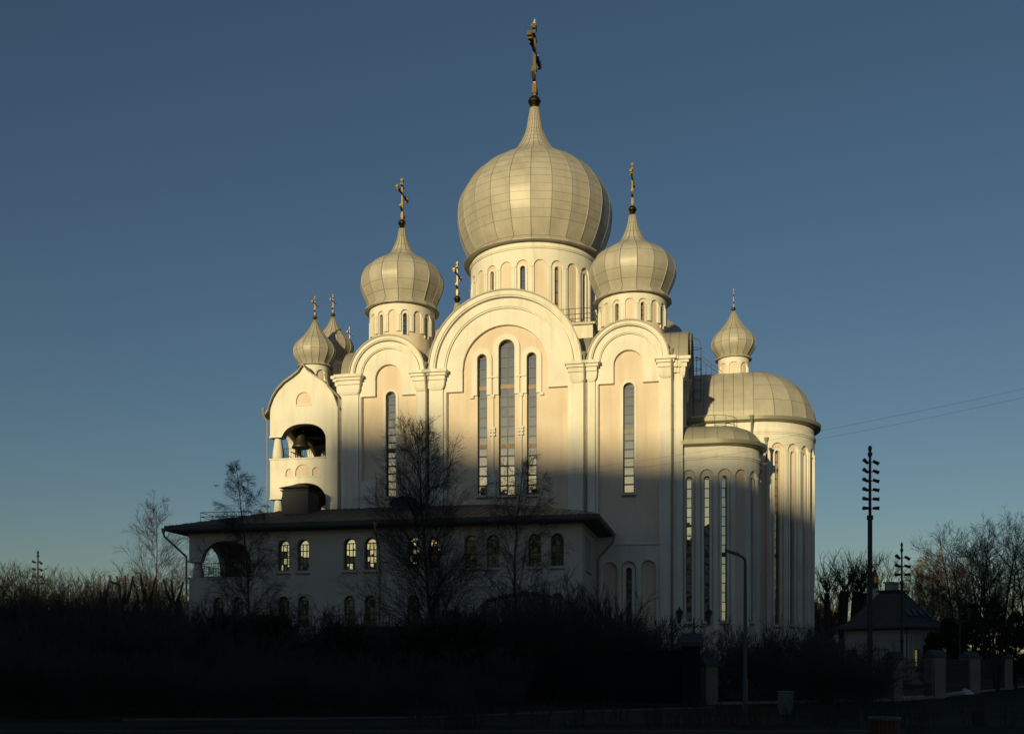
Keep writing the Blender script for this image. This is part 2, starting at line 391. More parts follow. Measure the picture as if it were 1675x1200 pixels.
# east and west faces repeat the bay scheme
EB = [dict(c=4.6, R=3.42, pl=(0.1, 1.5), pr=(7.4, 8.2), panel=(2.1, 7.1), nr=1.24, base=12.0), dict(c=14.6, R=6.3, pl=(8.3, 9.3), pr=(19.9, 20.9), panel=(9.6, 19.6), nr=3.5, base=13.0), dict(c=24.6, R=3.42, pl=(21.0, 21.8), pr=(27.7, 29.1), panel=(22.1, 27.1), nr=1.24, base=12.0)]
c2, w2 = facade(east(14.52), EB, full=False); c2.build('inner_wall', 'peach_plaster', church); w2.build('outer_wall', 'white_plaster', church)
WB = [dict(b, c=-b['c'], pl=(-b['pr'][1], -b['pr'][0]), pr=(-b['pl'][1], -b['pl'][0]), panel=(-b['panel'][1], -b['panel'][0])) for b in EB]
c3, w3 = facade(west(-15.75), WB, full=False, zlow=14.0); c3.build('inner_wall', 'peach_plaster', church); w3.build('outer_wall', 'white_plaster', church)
cr = MB(); cr.box(-14.7, 13.5, 1.01, 29.2, 0, 27.2); cr.build('nave_block', 'white_plaster', church)
# windows of the facade
window(F0, -11.1, 0.95, 16.7, 26.05, 0.80, 13, 1, church, thick=(6,), lowtilt=0.006)
window(F0, -0.55, 1.42, 16.5, 30.0, 0.80, 15, 2, church, thick=(5, 11), lowtilt=0.006)
window(F0, -2.74, 0.86, 16.55, 28.85, 0.80, 14, 1, church, thick=(5, 11), lowtilt=0.006)
window(F0, 1.66, 0.86, 16.5, 28.75, 0.80, 14, 1, church, thick=(5, 11), lowtilt=0.006)
window(F0, 10.05, 0.95, 16.35, 25.7, 0.80, 12, 1, church, thick=(7,), lowtilt=0.006)
window(F0, 10.07, 0.5, 4.9, 10.0, 0.80, 8, 1, church, sill=False)

# vaulted sheet roofs -------------------------------------------------------------
def vault(mb, ax, c, R, zs, a, b, seam=0.75, ky=1.0, n=26, th=0.12):
    """barrel roof shell: ax 't' runs along t at s=c, ax 's' runs along s at t=c"""
    P = (lambda u, v, z: (u, v, z)) if ax == 't' else (lambda u, v, z: (v, u, z))
    k = max(1, int((b - a) / seam)); cuts = []
    for i in range(k):
        v0 = a + (b - a) * i / k; v1 = a + (b - a) * (i + 1) / k; cuts.append((v0, v1 - 0.05, 0)); cuts.append((v1 - 0.05, v1, 1))
    for v0, v1, m in cuts:
        ro = R + (0.03 if m else 0)
        for i in range(n):
            A = PI * i / n; B = PI * (i + 1) / n
            p = [P(c + ro * math.cos(A), v0, zs + ro * ky * math.sin(A)), P(c + ro * math.cos(B), v0, zs + ro * ky * math.sin(B)),
                 P(c + ro * math.cos(B), v1, zs + ro * ky * math.sin(B)), P(c + ro * math.cos(A), v1, zs + ro * ky * math.sin(A))]
            mb.face(p, m)
    for v in (a, b):
        for i in range(n):
            A = PI * i / n; B = PI * (i + 1) / n
            mb.face([P(c + R * math.cos(A), v, zs + R * ky * math.sin(A)), P(c + R * math.cos(B), v, zs + R * ky * math.sin(B)),
                     P(c + (R - th) * math.cos(B), v, zs + (R - th) * ky * math.sin(B)), P(c + (R - th) * math.cos(A), v, zs + (R - th) * ky * math.sin(A))], 1)
for ax, c, R, a, b in (('t', -11.25, 3.56, -0.42, 8.3), ('t', -11.25, 3.56, 21, 29.8), ('t', 10.02, 3.52, -0.42, 8.3), ('t', 10.02, 3.52, 21, 29.8),
                       ('t', -0.66, 6.84, -0.42, 8.5), ('t', -0.66, 6.84, 21, 29.8), ('s', 4.6, 3.52, -16.1, -6.0), ('s', 4.6, 3.52, 5.0, 15.0), ('s', 24.6, 3.52, -16.1, -6.0),
                       ('s', 24.6, 3.52, 5.0, 15.0), ('s', 14.6, 6.42, -16.1, -6.0), ('s', 14.6, 6.42, 5.5, 15.0)):
    r = MB(); vault(r, ax, c, R, ZS, a, b); r.build('vault_roof', ['roof_metal', 'dome_seam'], church)
# podium under the big drum with its railing
pd = MB(); pd.box(-7.35, 6.05, 7.9, 21.3, 27, 33.3); pd.build('podium', 'white_plaster', church)
pc = MB(); pc.box(-7.6, 6.3, 7.65, 21.55, 33.3, 33.5); pc.build('podium_cornice', 'roof_metal', church)
def railing(mb, pts, z, h=1.2, sp=0.28, r=0.02, rails=(0.1, 0.6, 1.0), post=1.8):
    for a, b in zip(pts, pts[1:]):
        a = Vector((*a, 0)) if len(a) == 2 else Vector(a); b = Vector((*b, 0)) if len(b) == 2 else Vector(b); L = (b - a).length
        for q in rails: mb.bar(a + Vector((0, 0, z + h * q)), b + Vector((0, 0, z + h * q)), r * 1.3, k=4)
        n = max(1, int(L / sp))
        for i in range(n + 1):
            p = a.lerp(b, i / n); mb.bar(p + Vector((0, 0, z)), p + Vector((0, 0, z + h)), r, k=4)
rl = MB(); railing(rl, [(-7.4, 7.85), (6.1, 7.85), (6.1, 21.3)], 33.5, 1.35, 0.55, 0.025, (0.3, 0.62, 1.0)); rl.build('roof_railing', 'rail_iron', church)

# drums, domes and crosses ---------------------------------------------------------
def drum(cx, cy, R, z0, z1, nw, ph, nz, win, nw_, name='drum', mold=True, ww=0.45):
    """nz=(niche bottom, niche top), win=(sill, top), nw_ = niche width; windows alternate with blind niches"""
    f = ringmap(cx, cy, R); n = 2 * nw; core = MB(); L = 2 * PI * R
    wh_ = []; ho = []
    for i in range(n):
        x = (ph + i * 360 / n) / 360 * L
        while x > L / 2: x -= L
        while x <= -L / 2: x += L
        ho.append(arch(x, nw_, nz[0] - 0.001, nz[1]))
        if i % 2 == 0 and win: wh_.append((x, arch(x, ww, win[0], win[1])))
    st = R * 0.045
    # start the plate between two niches so that no opening is cut by the seam
    off = (ph + 180 / n) / 360 * L - L / 2; xs = off; xe = off + L
    def wrap(h):
        c = (h['x0'] + h['x1']) / 2; k = 0
        while c + k < xs: k += L
        while c + k > xe: k -= L
        t = h['top']; return dict(x0=h['x0'] + k, x1=h['x1'] + k, zb=h['zb'], top=lambda x: t(x - k), curve=True)
    ho = [wrap(h) for h in ho]; whs = [wrap(h[1]) for h in wh_]
    plate(core, f, xs, xe, z0, z1, whs, 0.16, 0.62, st, 0)
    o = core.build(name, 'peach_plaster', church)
    s = MB(); plate(s, f, xs, xe, nz[0], z1, ho, 0.0, 0.159, st, 0)
    for h in ho:
        c = (h['x0'] + h['x1']) / 2; hw = (h['x1'] - h['x0']) / 2; zs = nz[1] - hw; sp = L / n / 2
        mbox(s, f, c + hw + 0.04, c + 2 * sp - hw - 0.04, zs - 0.09, zs + 0.01, -0.06, -0.001)
        mbox(s, f, c + sp - min(0.09, (sp - hw) * 0.5), c + sp + min(0.09, (sp - hw) * 0.5), nz[0], zs - 0.09, -0.05, -0.001)
    for h in whs:
        c = (h['x0'] + h['x1']) / 2; surround(s, f, c, ww, win[0], win[1], min(0.2, (nw_ - ww) * 0.32), 0.07, 0.158, n=10)
    if mold: sweep(s, f, [(0, z1 - 0.75), (0.10, z1 - 0.72), (0.10, z1 - 0.62), (0.16, z1 - 0.60), (0.16, z1 - 0.5), (0, z1 - 0.48)], 0, L, st)
    s.build('drum_arcade', 'white_plaster', o)
    for h in whs:
        c = (h['x0'] + h['x1']) / 2
        if -PI * 0.62 * R < ((c + L / 2) % L) - L / 2 < PI * 0.68 * R:
            window(f, c, ww, win[0], win[1], 0.45, 4, 1, church, sill=False, bw=0.04)
    return o
def spline(pts, sub=3):
    out = []
    for i in range(len(pts) - 1):
        p0 = pts[max(0, i - 1)]; p1 = pts[i]; p2 = pts[i + 1]; p3 = pts[min(len(pts) - 1, i + 2)]
        for k in range(sub):
            t = k / sub
            out.append(tuple(0.5 * ((2 * p1[j]) + (-p0[j] + p2[j]) * t + (2 * p0[j] - 5 * p1[j] + 4 * p2[j] - p3[j]) * t * t + (-p0[j] + 3 * p1[j] - 3 * p2[j] + p3[j]) * t ** 3) for j in range(2)))
    out.append(pts[-1]); return out
def dome(cx, cy, prof, n, zrows, ph=0.0, skirt=None, name='dome'):
    """n flat gores between raised seams, seams across at zrows; skirt=(r_top,z_top,r_corner,z_corner,r_in,z_in)"""
    mb = MB(); sp = spline(prof, 4)
    zs = sorted(set([round(z, 4) for _, z in sp] + [round(z, 4) for z in zrows] + [round(z + 0.045, 4) for z in zrows]))
    def rad(z):
        for (r0, z0), (r1, z1) in zip(sp, sp[1:]):
            if z0 <= z <= z1: return r0 + (r1 - r0) * (z - z0) / max(1e-6, z1 - z0)
        return sp[-1][0] if z > sp[-1][1] else sp[0][0]
    zs = [z for z in zs if sp[0][1] <= z <= sp[-1][1]]; base = len(mb.v)
    seamset = {round(z, 4) for z in zrows}; sharp = []
    for z in zs:
        r = rad(z) 
        for i in range(n):
            q = ph + 2 * PI * i / n; mb.v.append((cx + r * math.sin(q), cy - r * math.cos(q), z))
    for j in range(len(zs) - 1):
        for i in range(n):
            k = (i + 1) % n; mb.f.append((base + j * n + i, base + j * n + k, base + (j + 1) * n + k, base + (j + 1) * n + i))
            mb.m.append(1 if zs[j] in seamset and zs[j + 1] - zs[j] < 0.05 else 0)
        for i in range(n): sharp.append((base + j * n + i, base + (j + 1) * n + i))
    nf = len(mb.f)
    Rm = max(r for r, _ in sp)
    for i in range(n):             # standing seams along the gore edges
        q = ph + 2 * PI * i / n; c, s_ = math.cos(q), math.sin(q); b0 = len(mb.v)
        for z in zs:
            r = rad(z); wd = min(0.035, r * 0.12) if Rm > 3 else min(0.025, r * 0.12); hgt = 0.04
            for dx, dr in ((-wd, -0.01), (0, hgt), (wd, -0.01)):
                mb.v.append((cx + (r + dr) * s_ + dx * c, cy - (r + dr) * c + dx * s_, z))
        for j in range(len(zs) - 1):
            for e in range(2): mb.f.append((b0 + j * 3 + e, b0 + j * 3 + e + 1, b0 + j * 3 + 4 + e, b0 + j * 3 + 3 + e)); mb.m.append(1)
    o = mb.build(name, ['dome_metal', 'dome_seam'], church)
    me = o.data; me.polygons.foreach_set('use_smooth', [i < nf for i in range(len(me.polygons))])
    ss = {tuple(sorted(e)) for e in sharp}
    at = me.attributes.new('sharp_edge', 'BOOLEAN', 'EDGE')
    at.data.foreach_set('value', [tuple(sorted(e.vertices)) in ss for e in me.edges])
    if skirt:
        s = MB(); rt, zt, rc, zc, ri, zi = skirt
        s.lathe(cx, cy, [(rt, zt), (rc, zc), (rc - 0.01, zc - 0.05), (ri, zi)], n, 0, ph, ph + 2 * PI)
        for i in range(n):
            q = ph + 2 * PI * i / n; s.bar((cx + rt * math.sin(q), cy - rt * math.cos(q), zt), (cx + rc * math.sin(q), cy - rc * math.cos(q), zc), 0.03, 1, 4)
        s.build('eave_skirt', ['dome_metal', 'dome_seam'], o)
    return o
def cross(cx, cy, z0, H, L, orb, parent, orbs=True):
    """gilded orthodox cross in the plane x=cx, its arms running along t"""
    o = MB()
    if orbs:
        o.lathe(cx, cy, [(0.01, z0 - orb * 1.1), (orb * 0.62, z0 - orb), (orb * 0.7, z0 - orb * 0.8), (orb * 0.98, z0 - orb * 0.3), (orb * 1.08, z0 - 0.12 * orb), (orb * 1.08, z0 + 0.04 * orb), (orb, z0 + 0.1 * orb), (orb * 0.92, z0 + orb * 0.4), (orb * 0.6, z0 + orb * 0.78), (orb * 0.22, z0 + orb), (0.01, z0 + orb * 1.1)], 20)
        o.build('orb', 'gold', parent, smooth=False)
    c = MB(); w_ = H * 0.021; d = H * 0.02; zb = z0 + orb * 0.8; zt = zb + H
    c.box(cx - d, cx + d, cy - w_, cy + w_, zb, zt)
    zc = zb + H * 0.66
    def knob(y, z, k): c.box(cx - d * 1.5, cx + d * 1.5, y - k, y + k, z - k, z + k)
    c.box(cx - d * 0.98, cx + d * 0.98, cy - L / 2, cy + L / 2, zc - w_, zc + w_)
    for sg in (-1, 1):
        y = cy + sg * L / 2; c.box(cx - d * 1.3, cx + d * 1.3, y - w_ * 1.0, y + w_ * 1.0, zc - w_ * 2.6, zc + w_ * 2.6); knob(y + sg * w_ * 1.6, zc, w_ * 1.1)
        knob(cy + sg * L * 0.30, zc, w_ * 1.5)
    c.box(cx - d * 1.3, cx + d * 1.3, cy - w_ * 2.6, cy + w_ * 2.6, zt - w_ * 2, zt); knob(cy, zt + w_ * 0.8, w_ * 1.1)
    c.box(cx - d * 0.95, cx + d * 0.95, cy - L * 0.17, cy + L * 0.17, zt - H * 0.16, zt - H * 0.16 + w_ * 1.6)
    zf = zb + H * 0.22; l = L * 0.22; t_ = math.tan(R_(28))
    c.hexa([(cx - d * 1.1, cy - l, zf + l * t_ - w_), (cx + d * 1.1, cy - l, zf + l * t_ - w_), (cx + d * 1.1, cy + l, zf - l * t_ - w_), (cx - d * 1.1, cy + l, zf - l * t_ - w_),
            (cx - d * 1.1, cy - l, zf + l * t_ + w_), (cx + d * 1.1, cy - l, zf + l * t_ + w_), (cx + d * 1.1, cy + l, zf - l * t_ + w_), (cx - d * 1.1, cy + l, zf - l * t_ + w_)])
    for z in (0.08, 0.14, 0.4): knob(cy, zb + H * z, w_ * 1.5)
    return c.build('cross', 'gold', parent)
k = 0.0614
MP = [(105, 426), (111, 416.7), (117, 402.5), (122, 388), (125.3, 368), (126, 355.5), (123.5, 336.5), (116, 321), (106, 305), (91, 289), (69, 273), (54, 266), (38, 254), (27, 241.5), (15, 218), (11, 200), (7, 177)]
MP = [(r * k, 1.8 + (1085 - v) * k) for r, v in MP]
rows = [1.8 + (1085 - v) * k for v in list(range(404, 262, -12)) + [255, 246, 238, 230, 222, 216, 200]]
d_main = dome(-0.66, 14.6, MP, 24, rows, ph=R_(7.5), skirt=(6.44, 42.24, 7.12, 41.68, 6.2, 41.66))
drum(-0.66, 14.6, 6.4, 33.4, 41.7, 12, 0, (33.8, 39.95), (34.9, 39.4), 1.18, ww=0.5)
cross(-0.66, 14.6, 58.2, 7.05, 5.2, 0.62, d_main)
SP = [(0.80, -0.58), (0.872, -0.42), (0.96, -0.22), (1.0, 0.0), (0.93, 0.21), (0.83, 0.34), (0.655, 0.47), (0.43, 0.60), (0.285, 0.72), (0.205, 0.87), (0.12, 1.08), (0.062, 1.38)]
def small_dome(cx, cy, R, zw, n=16, ph=0.0, Hc=3.85, Lc=2.9):
    p = [(r * R, zw + z * R) for r, z in SP]
    d = dome(cx, cy, p, n, [zw + z * R for z in (-0.42, -0.21, 0.20, 0.52, 0.72, 0.90, 1.12)], ph, skirt=(0.80 * R, zw - 0.57 * R, 0.91 * R, zw - 0.70 * R, 0.76 * R, zw - 0.705 * R))
    cross(cx, cy, zw + 1.38 * R + 0.3, Hc, Lc, 0.36, d); return d
for cx, cy in ((-11.3, 4.4), (10.0, 4.6), (-11.3, 24.8), (10.0, 24.8)):
    small_dome(cx, cy, 3.86, 37.05 if cx < 0 else 36.55, ph=R_(11.25), Hc=3.7)
    drum(cx, cy, 3.02, 27.4, (34.37 if cx < 0 else 33.87), 8, 22.5, (31.75, 33.7) if cx < 0 else (31.4, 33.3), (31.45, 33.4) if cx < 0 else (31.1, 33.0), 0.76, mold=False, ww=0.40)
CP = [(0.68, -0.64), (0.79, -0.50), (0.955, -0.25), (1.0, 0.0), (0.90, 0.28), (0.70, 0.52), (0.46, 0.78), (0.25, 1.08), (0.10, 1.38), (0.05, 1.52)]
def cupola(cx, cy, R, zw, zb, Rd=None):
    p = [(r * R, zw + z * R) for r, z in CP]
    d = dome(cx, cy, p, 16, [zw + z * R for z in (-0.45, -0.1, 0.2, 0.5, 0.85)], R_(11.25), skirt=(0.68 * R, zw - 0.63 * R, 0.84 * R, zw - 0.75 * R, 0.66 * R, zw - 0.755 * R))
    cross(cx, cy, zw + 1.52 * R + 0.12, 1.75, 1.3, 0.2, d)
    Rd = Rd or 0.70 * R
    drum(cx, cy, Rd, zb, zw - 0.75 * R, 4, 0, (zb + 0.3, zw - 1.0 * R), None, Rd * 0.62, mold=False)
cupola(-19.2, 2.7, 1.98, 30.75, 26.5); cupola(-19.2, 7.25, 1.98, 32.5, 26.5); cupola(-19.2, 11.8, 1.98, 30.8, 26.5)
cupola(18.9, 15.0, 2.12, 32.85, 28.5)

# apses ------------------------------------------------------------------------------
def half_dome(mb, sj, tc, R, zs, hk, n=8, rows=5, flat=0.0):
    """ribbed half dome east of s=sj, n gores over 180 degrees"""
    seg = rows * 5
    def P(a, b, e=0): # a around 0..pi, b up 0..pi/2
        r = (R + e) * math.cos(b); z = zs + (R + e) * hk * math.sin(b)
        return (sj + r * math.sin(a), tc - r * math.cos(a), z)
    for i in range(n):
        a0, a1 = PI * i / n, PI * (i + 1) / n
        for j in range(seg):
            b0, b1 = PI / 2 * j / seg, PI / 2 * (j + 1) / seg
            if j % 5 == 4:
                bm = b1 - 0.05 / R; mb.face([P(a0, b0), P(a1, b0), P(a1, bm), P(a0, bm)]); mb.face([P(a0, bm), P(a1, bm), P(a1, b1), P(a0, b1)], 1)
            else: mb.face([P(a0, b0), P(a1, b0), P(a1, b1), P(a0, b1)])
        for j in range(seg):
            b0, b1 = PI / 2 * j / seg, PI / 2 * (j + 1) / seg; mb.bar(P(a1, b0, 0.01), P(a1, b1, 0.01), 0.03, 1, 4)
def apse(sj, tc, R, L, zc, ztop, niches, nw, wins, ww, nb, colz, name, roofk, near_first=True, zn=None):
    f = apsemap(sj, tc, R); core = MB(); wh = MB()
    x0 = -L; x1 = PI * R + (L if near_first else 0); st = R * 0.045
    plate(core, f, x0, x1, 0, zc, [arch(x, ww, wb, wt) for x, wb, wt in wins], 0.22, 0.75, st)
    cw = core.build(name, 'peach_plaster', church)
    plate(wh, f, x0, x1, 0, zc, [arch(x, nw, nb, zn) for x in niches], 0.0, 0.219, st)
    for x, wb, wt in wins: surround(wh, f, x, ww, wb, wt, (nw - ww) * 0.28, 0.12, 0.218, n=10)
    sp = niches[1] - niches[0]
    for x in [niches[0] - sp] + list(niches):
        xm = x + sp / 2
        if xm < x0: continue
        mbox(wh, f, xm - 0.07, xm + 0.07, colz, zn - nw / 2 - 0.12, -0.07, -0.001); mbox(wh, f, xm - 0.15, xm + 0.15, zn - nw / 2 - 0.12, zn - nw / 2 + 0.06, -0.10, -0.001)
        mbox(wh, f, xm - 0.10, xm + 0.10, colz - 0.12, colz, -0.09, -0.001)
    # frieze and cornice
    sweep(wh, f, [(0, zc - 1.15), (0.06, zc - 1.13), (0.06, zc - 1.0), (0.12, zc - 0.98), (0.12, zc - 0.72), (0, zc - 0.70)], x0, x1, st)
    wh.build('outer_wall', 'white_plaster', cw)
    cn = MB(); sweep(cn, f, [(-0.2, zc), (0.28, zc), (0.42, zc + 0.10), (0.58, zc + 0.12), (0.62, zc + 0.42), (0.50, zc + 0.45), (-0.2, zc + 0.55)], x0, x1, st)
    cn.build('cornice', 'gutter_metal', cw)
    for x, wb, wt in wins: window(f, x, ww, wb, wt, 0.58, max(4, int((wt - wb) / 0.78)), 1, church, thick=(8,) if R > 5 else (7,), bw=0.05, sill=True)
    return f
BF = apse(20.66, 15.0, 5.8, 6.3, 23.9, 0, [2.2 + 1.65 * i for i in range(-4, 12)], 1.2, [(2.2, 5.4, 21.3), (3.85, 5.4, 21.3), (5.5, 5.4, 21.3)], 0.5, 1.2, 9.7, 'great_apse', 0.9, zn=22.0)
rb = MB(); vault(rb, 's', 15.0, 5.95, 24.3, 14.4, 20.66, 0.85, ky=0.92); rb.build('vault_roof', ['dome_metal', 'dome_seam'], church)
rh = MB(); half_dome(rh, 20.66, 15.0, 5.95, 24.3, 0.92, 10, 5); rh.build('half_dome', ['dome_metal', 'dome_seam'], church)
SF = apse(17.44, 4.3, 3.6, 3.0, 20.1, 0, [-2.35 + 1.48 * i for i in range(0, 9)], 1.10, [(-2.35, 5.4, 17.6), (-0.87, 5.4, 17.6), (0.61, 5.4, 17.6), (3.57, 5.4, 17.6)], 0.46, 1.2, 9.9, 'side_apse', 0.6, zn=18.15)
rs = MB(); vault(rs, 's', 4.3, 3.75, 20.5, 14.4, 17.44, 0.9, ky=0.5); rs.build('vault_roof', ['roof_metal', 'dome_seam'], church)
rs = MB(); half_dome(rs, 17.44, 4.3, 3.75, 20.5, 0.5, 8, 3); rs.build('half_dome', ['roof_metal', 'dome_seam'], church)
SG = apse(17.44, 25.2, 3.6, 3.0, 20.1, 0, [-2.35 + 1.48 * i for i in range(0, 9)], 1.10, [], 0.46, 1.2, 9.9, 'side_apse', 0.6, zn=18.15)
rs = MB(); vault(rs, 's', 25.2, 3.75, 20.5, 14.4, 17.44, 0.9, ky=0.62); rs.build('vault_roof', ['roof_metal', 'dome_seam'], church)
rs = MB(); half_dome(rs, 17.44, 25.2, 3.75, 20.5, 0.62, 8, 3); rs.build('half_dome', ['roof_metal', 'dome_seam'], church)
# rail round the side apse roof
rr = MB(); pts = [(15.0, 3.2), (16.2, 2.6)] + [(17.2 + 1.9 * math.sin(a), 4.5 - 1.9 * math.cos(a)) for a in [R_(q) for q in range(0, 181, 30)]]
railing(rr, pts, 21.9, 1.2, 0.9, 0.02, (0.45, 1.0)); rr.build('roof_railing', 'rail_iron', church)
# caged ladder on the east side and roof stair rails
ld = MB()
for y in (6.9, 7.4): ld.bar((15.25, y, 24.2), (15.25, y, 30.6), 0.035, k=4)
for i in range(20): ld.bar((15.25, 6.9, 24.3 + 0.32 * i), (15.25, 7.4, 24.3 + 0.32 * i), 0.02, k=4)
for i in range(6):
    z = 25.5 + i * 0.95; pp = [(15.25 + 0.75 * math.sin(R_(q)), 7.15 - 0.4 * math.cos(R_(q)), z) for q in range(0, 181, 30)]; ld.path(pp, 0.025, k=4)
for q in (60, 90, 120): ld.bar((15.25 + 0.75 * math.sin(R_(q)), 7.15 - 0.4 * math.cos(R_(q)), 25.5), (15.25 + 0.75 * math.sin(R_(q)), 7.15 - 0.4 * math.cos(R_(q)), 30.3), 0.02, k=4)
ld.path([(16.0, 7.15, 30.3), (15.8, 7.15, 31.0), (15.4, 7.15, 31.25), (15.0, 7.15, 31.0), (14.2, 7.15, 30.8)], 0.03, k=4)
ld.build('ladder', 'rail_iron', church)
st_ = MB()
for dx in (0, 0.5):
    st_.bar((15.4 + dx, 13.2, 31.3), (17.3 + dx, 13.2, 29.7), 0.03, k=4); st_.bar((15.4 + dx, 13.2, 31.3), (15.4 + dx, 13.2, 29.0), 0.03, k=4); st_.bar((16.3 + dx, 13.2, 30.5), (16.3 + dx, 13.2, 29.2), 0.03, k=4)
st_.build('stair_rail', 'rail_iron', church)

# downpipes ----------------------------------------------------------------------------
def pipe(pts, r=0.09, head=True):
    p = MB(); p.path(pts, r, k=8)
    if head: x, y, z = pts[0]; p.lathe(x, y, [(0.02, z - 0.15), (r * 1.1, z - 0.1), (r * 2.2, z + 0.25), (r * 2.2, z + 0.32), (0.02, z + 0.32)], 8)
    n = 0
    for a, b in zip(pts, pts[1:]):
        L = (Vector(b) - Vector(a)).length
        if L > 4:
            for i in range(1, int(L / 2)): c = Vector(a).lerp(Vector(b), i * 2 / L); p.lathe(c.x, c.y, [(r, c.z), (r * 1.25, c.z), (r * 1.25, c.z + 0.08), (r, c.z + 0.08)], 8)
    p.build('downpipe', 'gutter_metal', church)
pipe([(-7.62, -0.68, 27.8), (-7.62, -0.5, 26.5), (-7.62, -0.28, 25.6), (-7.62, -0.28, 15.3)])
pipe([(6.38, -0.68, 27.9), (6.38, -0.5, 26.6), (6.38, -0.28, 25.6), (6.38, -0.28, 15.0)])
pipe([(13.72, -0.68, 27.7), (13.72, -0.5, 26.4), (13.72, -0.22, 25.4), (13.72, -0.22, 0.3)])
pipe([(-16.9, -0.3, 27.4), (-16.7, -0.35, 26.6), (-15.72, -0.35, 25.6), (-15.72, -0.2, 15.6)], 0.10)
pipe([(-22.9, -0.45, 24.6), (-22.9, -0.45, 24.3), (-22.62, -0.2, 23.7), (-22.62, -0.2, 15.2)], 0.08)
pipe([BF(-0.2, 24.0, -0.72), BF(-0.2, 22.9, -0.3), BF(-0.2, 20.2, -0.2)], 0.10)
x = 7.4; pipe([SF(x, 21.5, -1.2), SF(x, 19.9, -1.2), SF(x, 19.5, -1.1), SF(x - 0.6, 19.3, -0.5), SF(x - 1.0, 19.2, -0.1)], 0.10)
pipe([(21.2, 8.2, 19.0), (20.9, 8.6, 18.0), (20.3, 9.0, 17.0), (20.3, 9.0, 0.3)], 0.10)

# bell tower wing --------------------------------------------------------------------------
OG = [(-22.45, 24.75), (-22.35, 25.2), (-22.05, 25.95), (-21.65, 26.55), (-21.0, 27.2), (-20.2, 27.7), (-19.65, 28.1), (-19.2, 28.7), (-18.75, 28.1), (-18.2, 27.7), (-17.4, 27.2), (-16.75, 26.55), (-16.3, 25.8), (-16.0, 25.0), (-15.95, 24.75)]
def ogee(x):
    for (a, za), (b, zb_) in zip(OG, OG[1:]):
        if a <= x <= b: return za + (zb_ - za) * (x - a) / (b - a)
    return 24.75
bt = MB(); in_ = MB()
up = dict(x0=-21.36, x1=-17.07, zb=20.4, curve=True, top=lambda x: 22.0 + 1.45 * max(0, 1 - abs((x + 19.215) / 2.145) ** 2.4) ** 0.5)
lo_ = dict(x0=-21.36, x1=-17.07, zb=14.5, curve=True, top=lambda x: 16.5 + 1.6 * max(0, 1 - abs((x + 19.215) / 2.145) ** 2.4) ** 0.5)
bh = [up, lo_, rect(-22.46, -21.3, 20.4, 22.3), rect(-22.46, -21.3, 14.5, 16.7)]
nic = [arch(-19.2, 1.45, 25.2, 26.3), arch(-20.56, 0.75, 18.72, 19.45), arch(-19.28, 1.45, 18.72, 19.8), arch(-18.0, 0.75, 18.72, 19.5)]
cvs = [(a, b, 1) for (a, _), (b, _) in zip(OG, OG[1:])]
plate(bt, F0, -22.44, -15.96, 12.0, ogee, bh + nic, 0.0, 0.14, 1.5, curves=cvs)
plate(bt, F0, -22.44, -15.96, 12.0, ogee, bh, 0.141, 0.9, 1.5, 1, curves=cvs, back=True)
for x0, x1 in ((-19.95, -18.45), (-20.1, -18.46),): pass
mbox(bt, F0, -19.98, -18.42, 25.08, 25.2, -0.06, 0.1); mbox(bt, F0, -22.5, -17.07, 20.28, 20.4, -0.08, 0.5)
for a, b in ((-20.95, -20.15), (-20.02, -18.52), (-18.4, -17.6)): mbox(bt, F0, a, b, 18.62, 18.72, -0.05, 0.1)
mbox(bt, F0, -22.55, -21.3, 22.3, 22.44, -0.07, 0.5); mbox(bt, F0, -22.55, -21.3, 16.7, 16.84, -0.07, 0.5)
bt.build('belfry_wall', ['white_plaster', 'peach_plaster'], church)
bwl = MB(); fw = lambda x, z, d: (-22.44 + d, x, z)
bwh = []
for i in range(3):
    c = 2.45 + 4.6 * i
    for zb_, zs_ in ((20.4, 22.0), (14.5, 16.5)): bwh.append(dict(x0=c - 1.75, x1=c + 1.75, zb=zb_, curve=True, top=(lambda c, zs_: lambda x: zs_ + 1.4 * math.sqrt(max(0, 1 - ((x - c) / 1.75) ** 2)))(c, zs_)))
bwh += [rect(0.9, 1.5, 20.4, 22.3), rect(0.9, 1.5, 14.5, 16.7)]
plate(bwl, fw, 0.9, 14.0, 12, 25.0, bwh, 0.0, 0.8, 1.5, back=True); bwl.build('belfry_wall', 'white_plaster', church)
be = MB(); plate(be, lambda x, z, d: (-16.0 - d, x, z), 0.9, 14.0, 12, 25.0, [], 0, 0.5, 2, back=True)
plate(be, planar(14.0), -22.44, -15.96, 12, ogee, [], 0, 0.7, 1.5, curves=cvs, back=True); be.build('belfry_inner_wall', 'dark_wood_and_shade', church)  # inner walls coloured dark brown, interior shade put into the colour
bf = MB(); bf.box(-22.4, -16.0, 0.1, 14, 20.0, 20.27); bf.box(-22.0, -16.5, 0.8, 13.9, 23.75, 23.95); bf.box(-22.4, -16.0, 0.1, 14, 14.2, 14.49)
for i in range(4): bf.box(-22.0, -16.4, 1.2 + 3.6 * i, 1.5 + 3.6 * i, 23.35, 23.74)
bf.build('belfry_floor', 'dark_wood_and_shade', church)
def baluster(mb, x, y, z0, z1, r=0.52):
    h = z1 - z0
    mb.lathe(x, y, [(r * 0.85, z0), (r, z0 + 0.05 * h), (r * 1.02, z0 + 0.2 * h), (r * 0.92, z0 + 0.45 * h), (r * 0.72, z0 + 0.8 * h), (r * 0.64, z0 + 0.97 * h), (r * 0.64, z1)], 20)
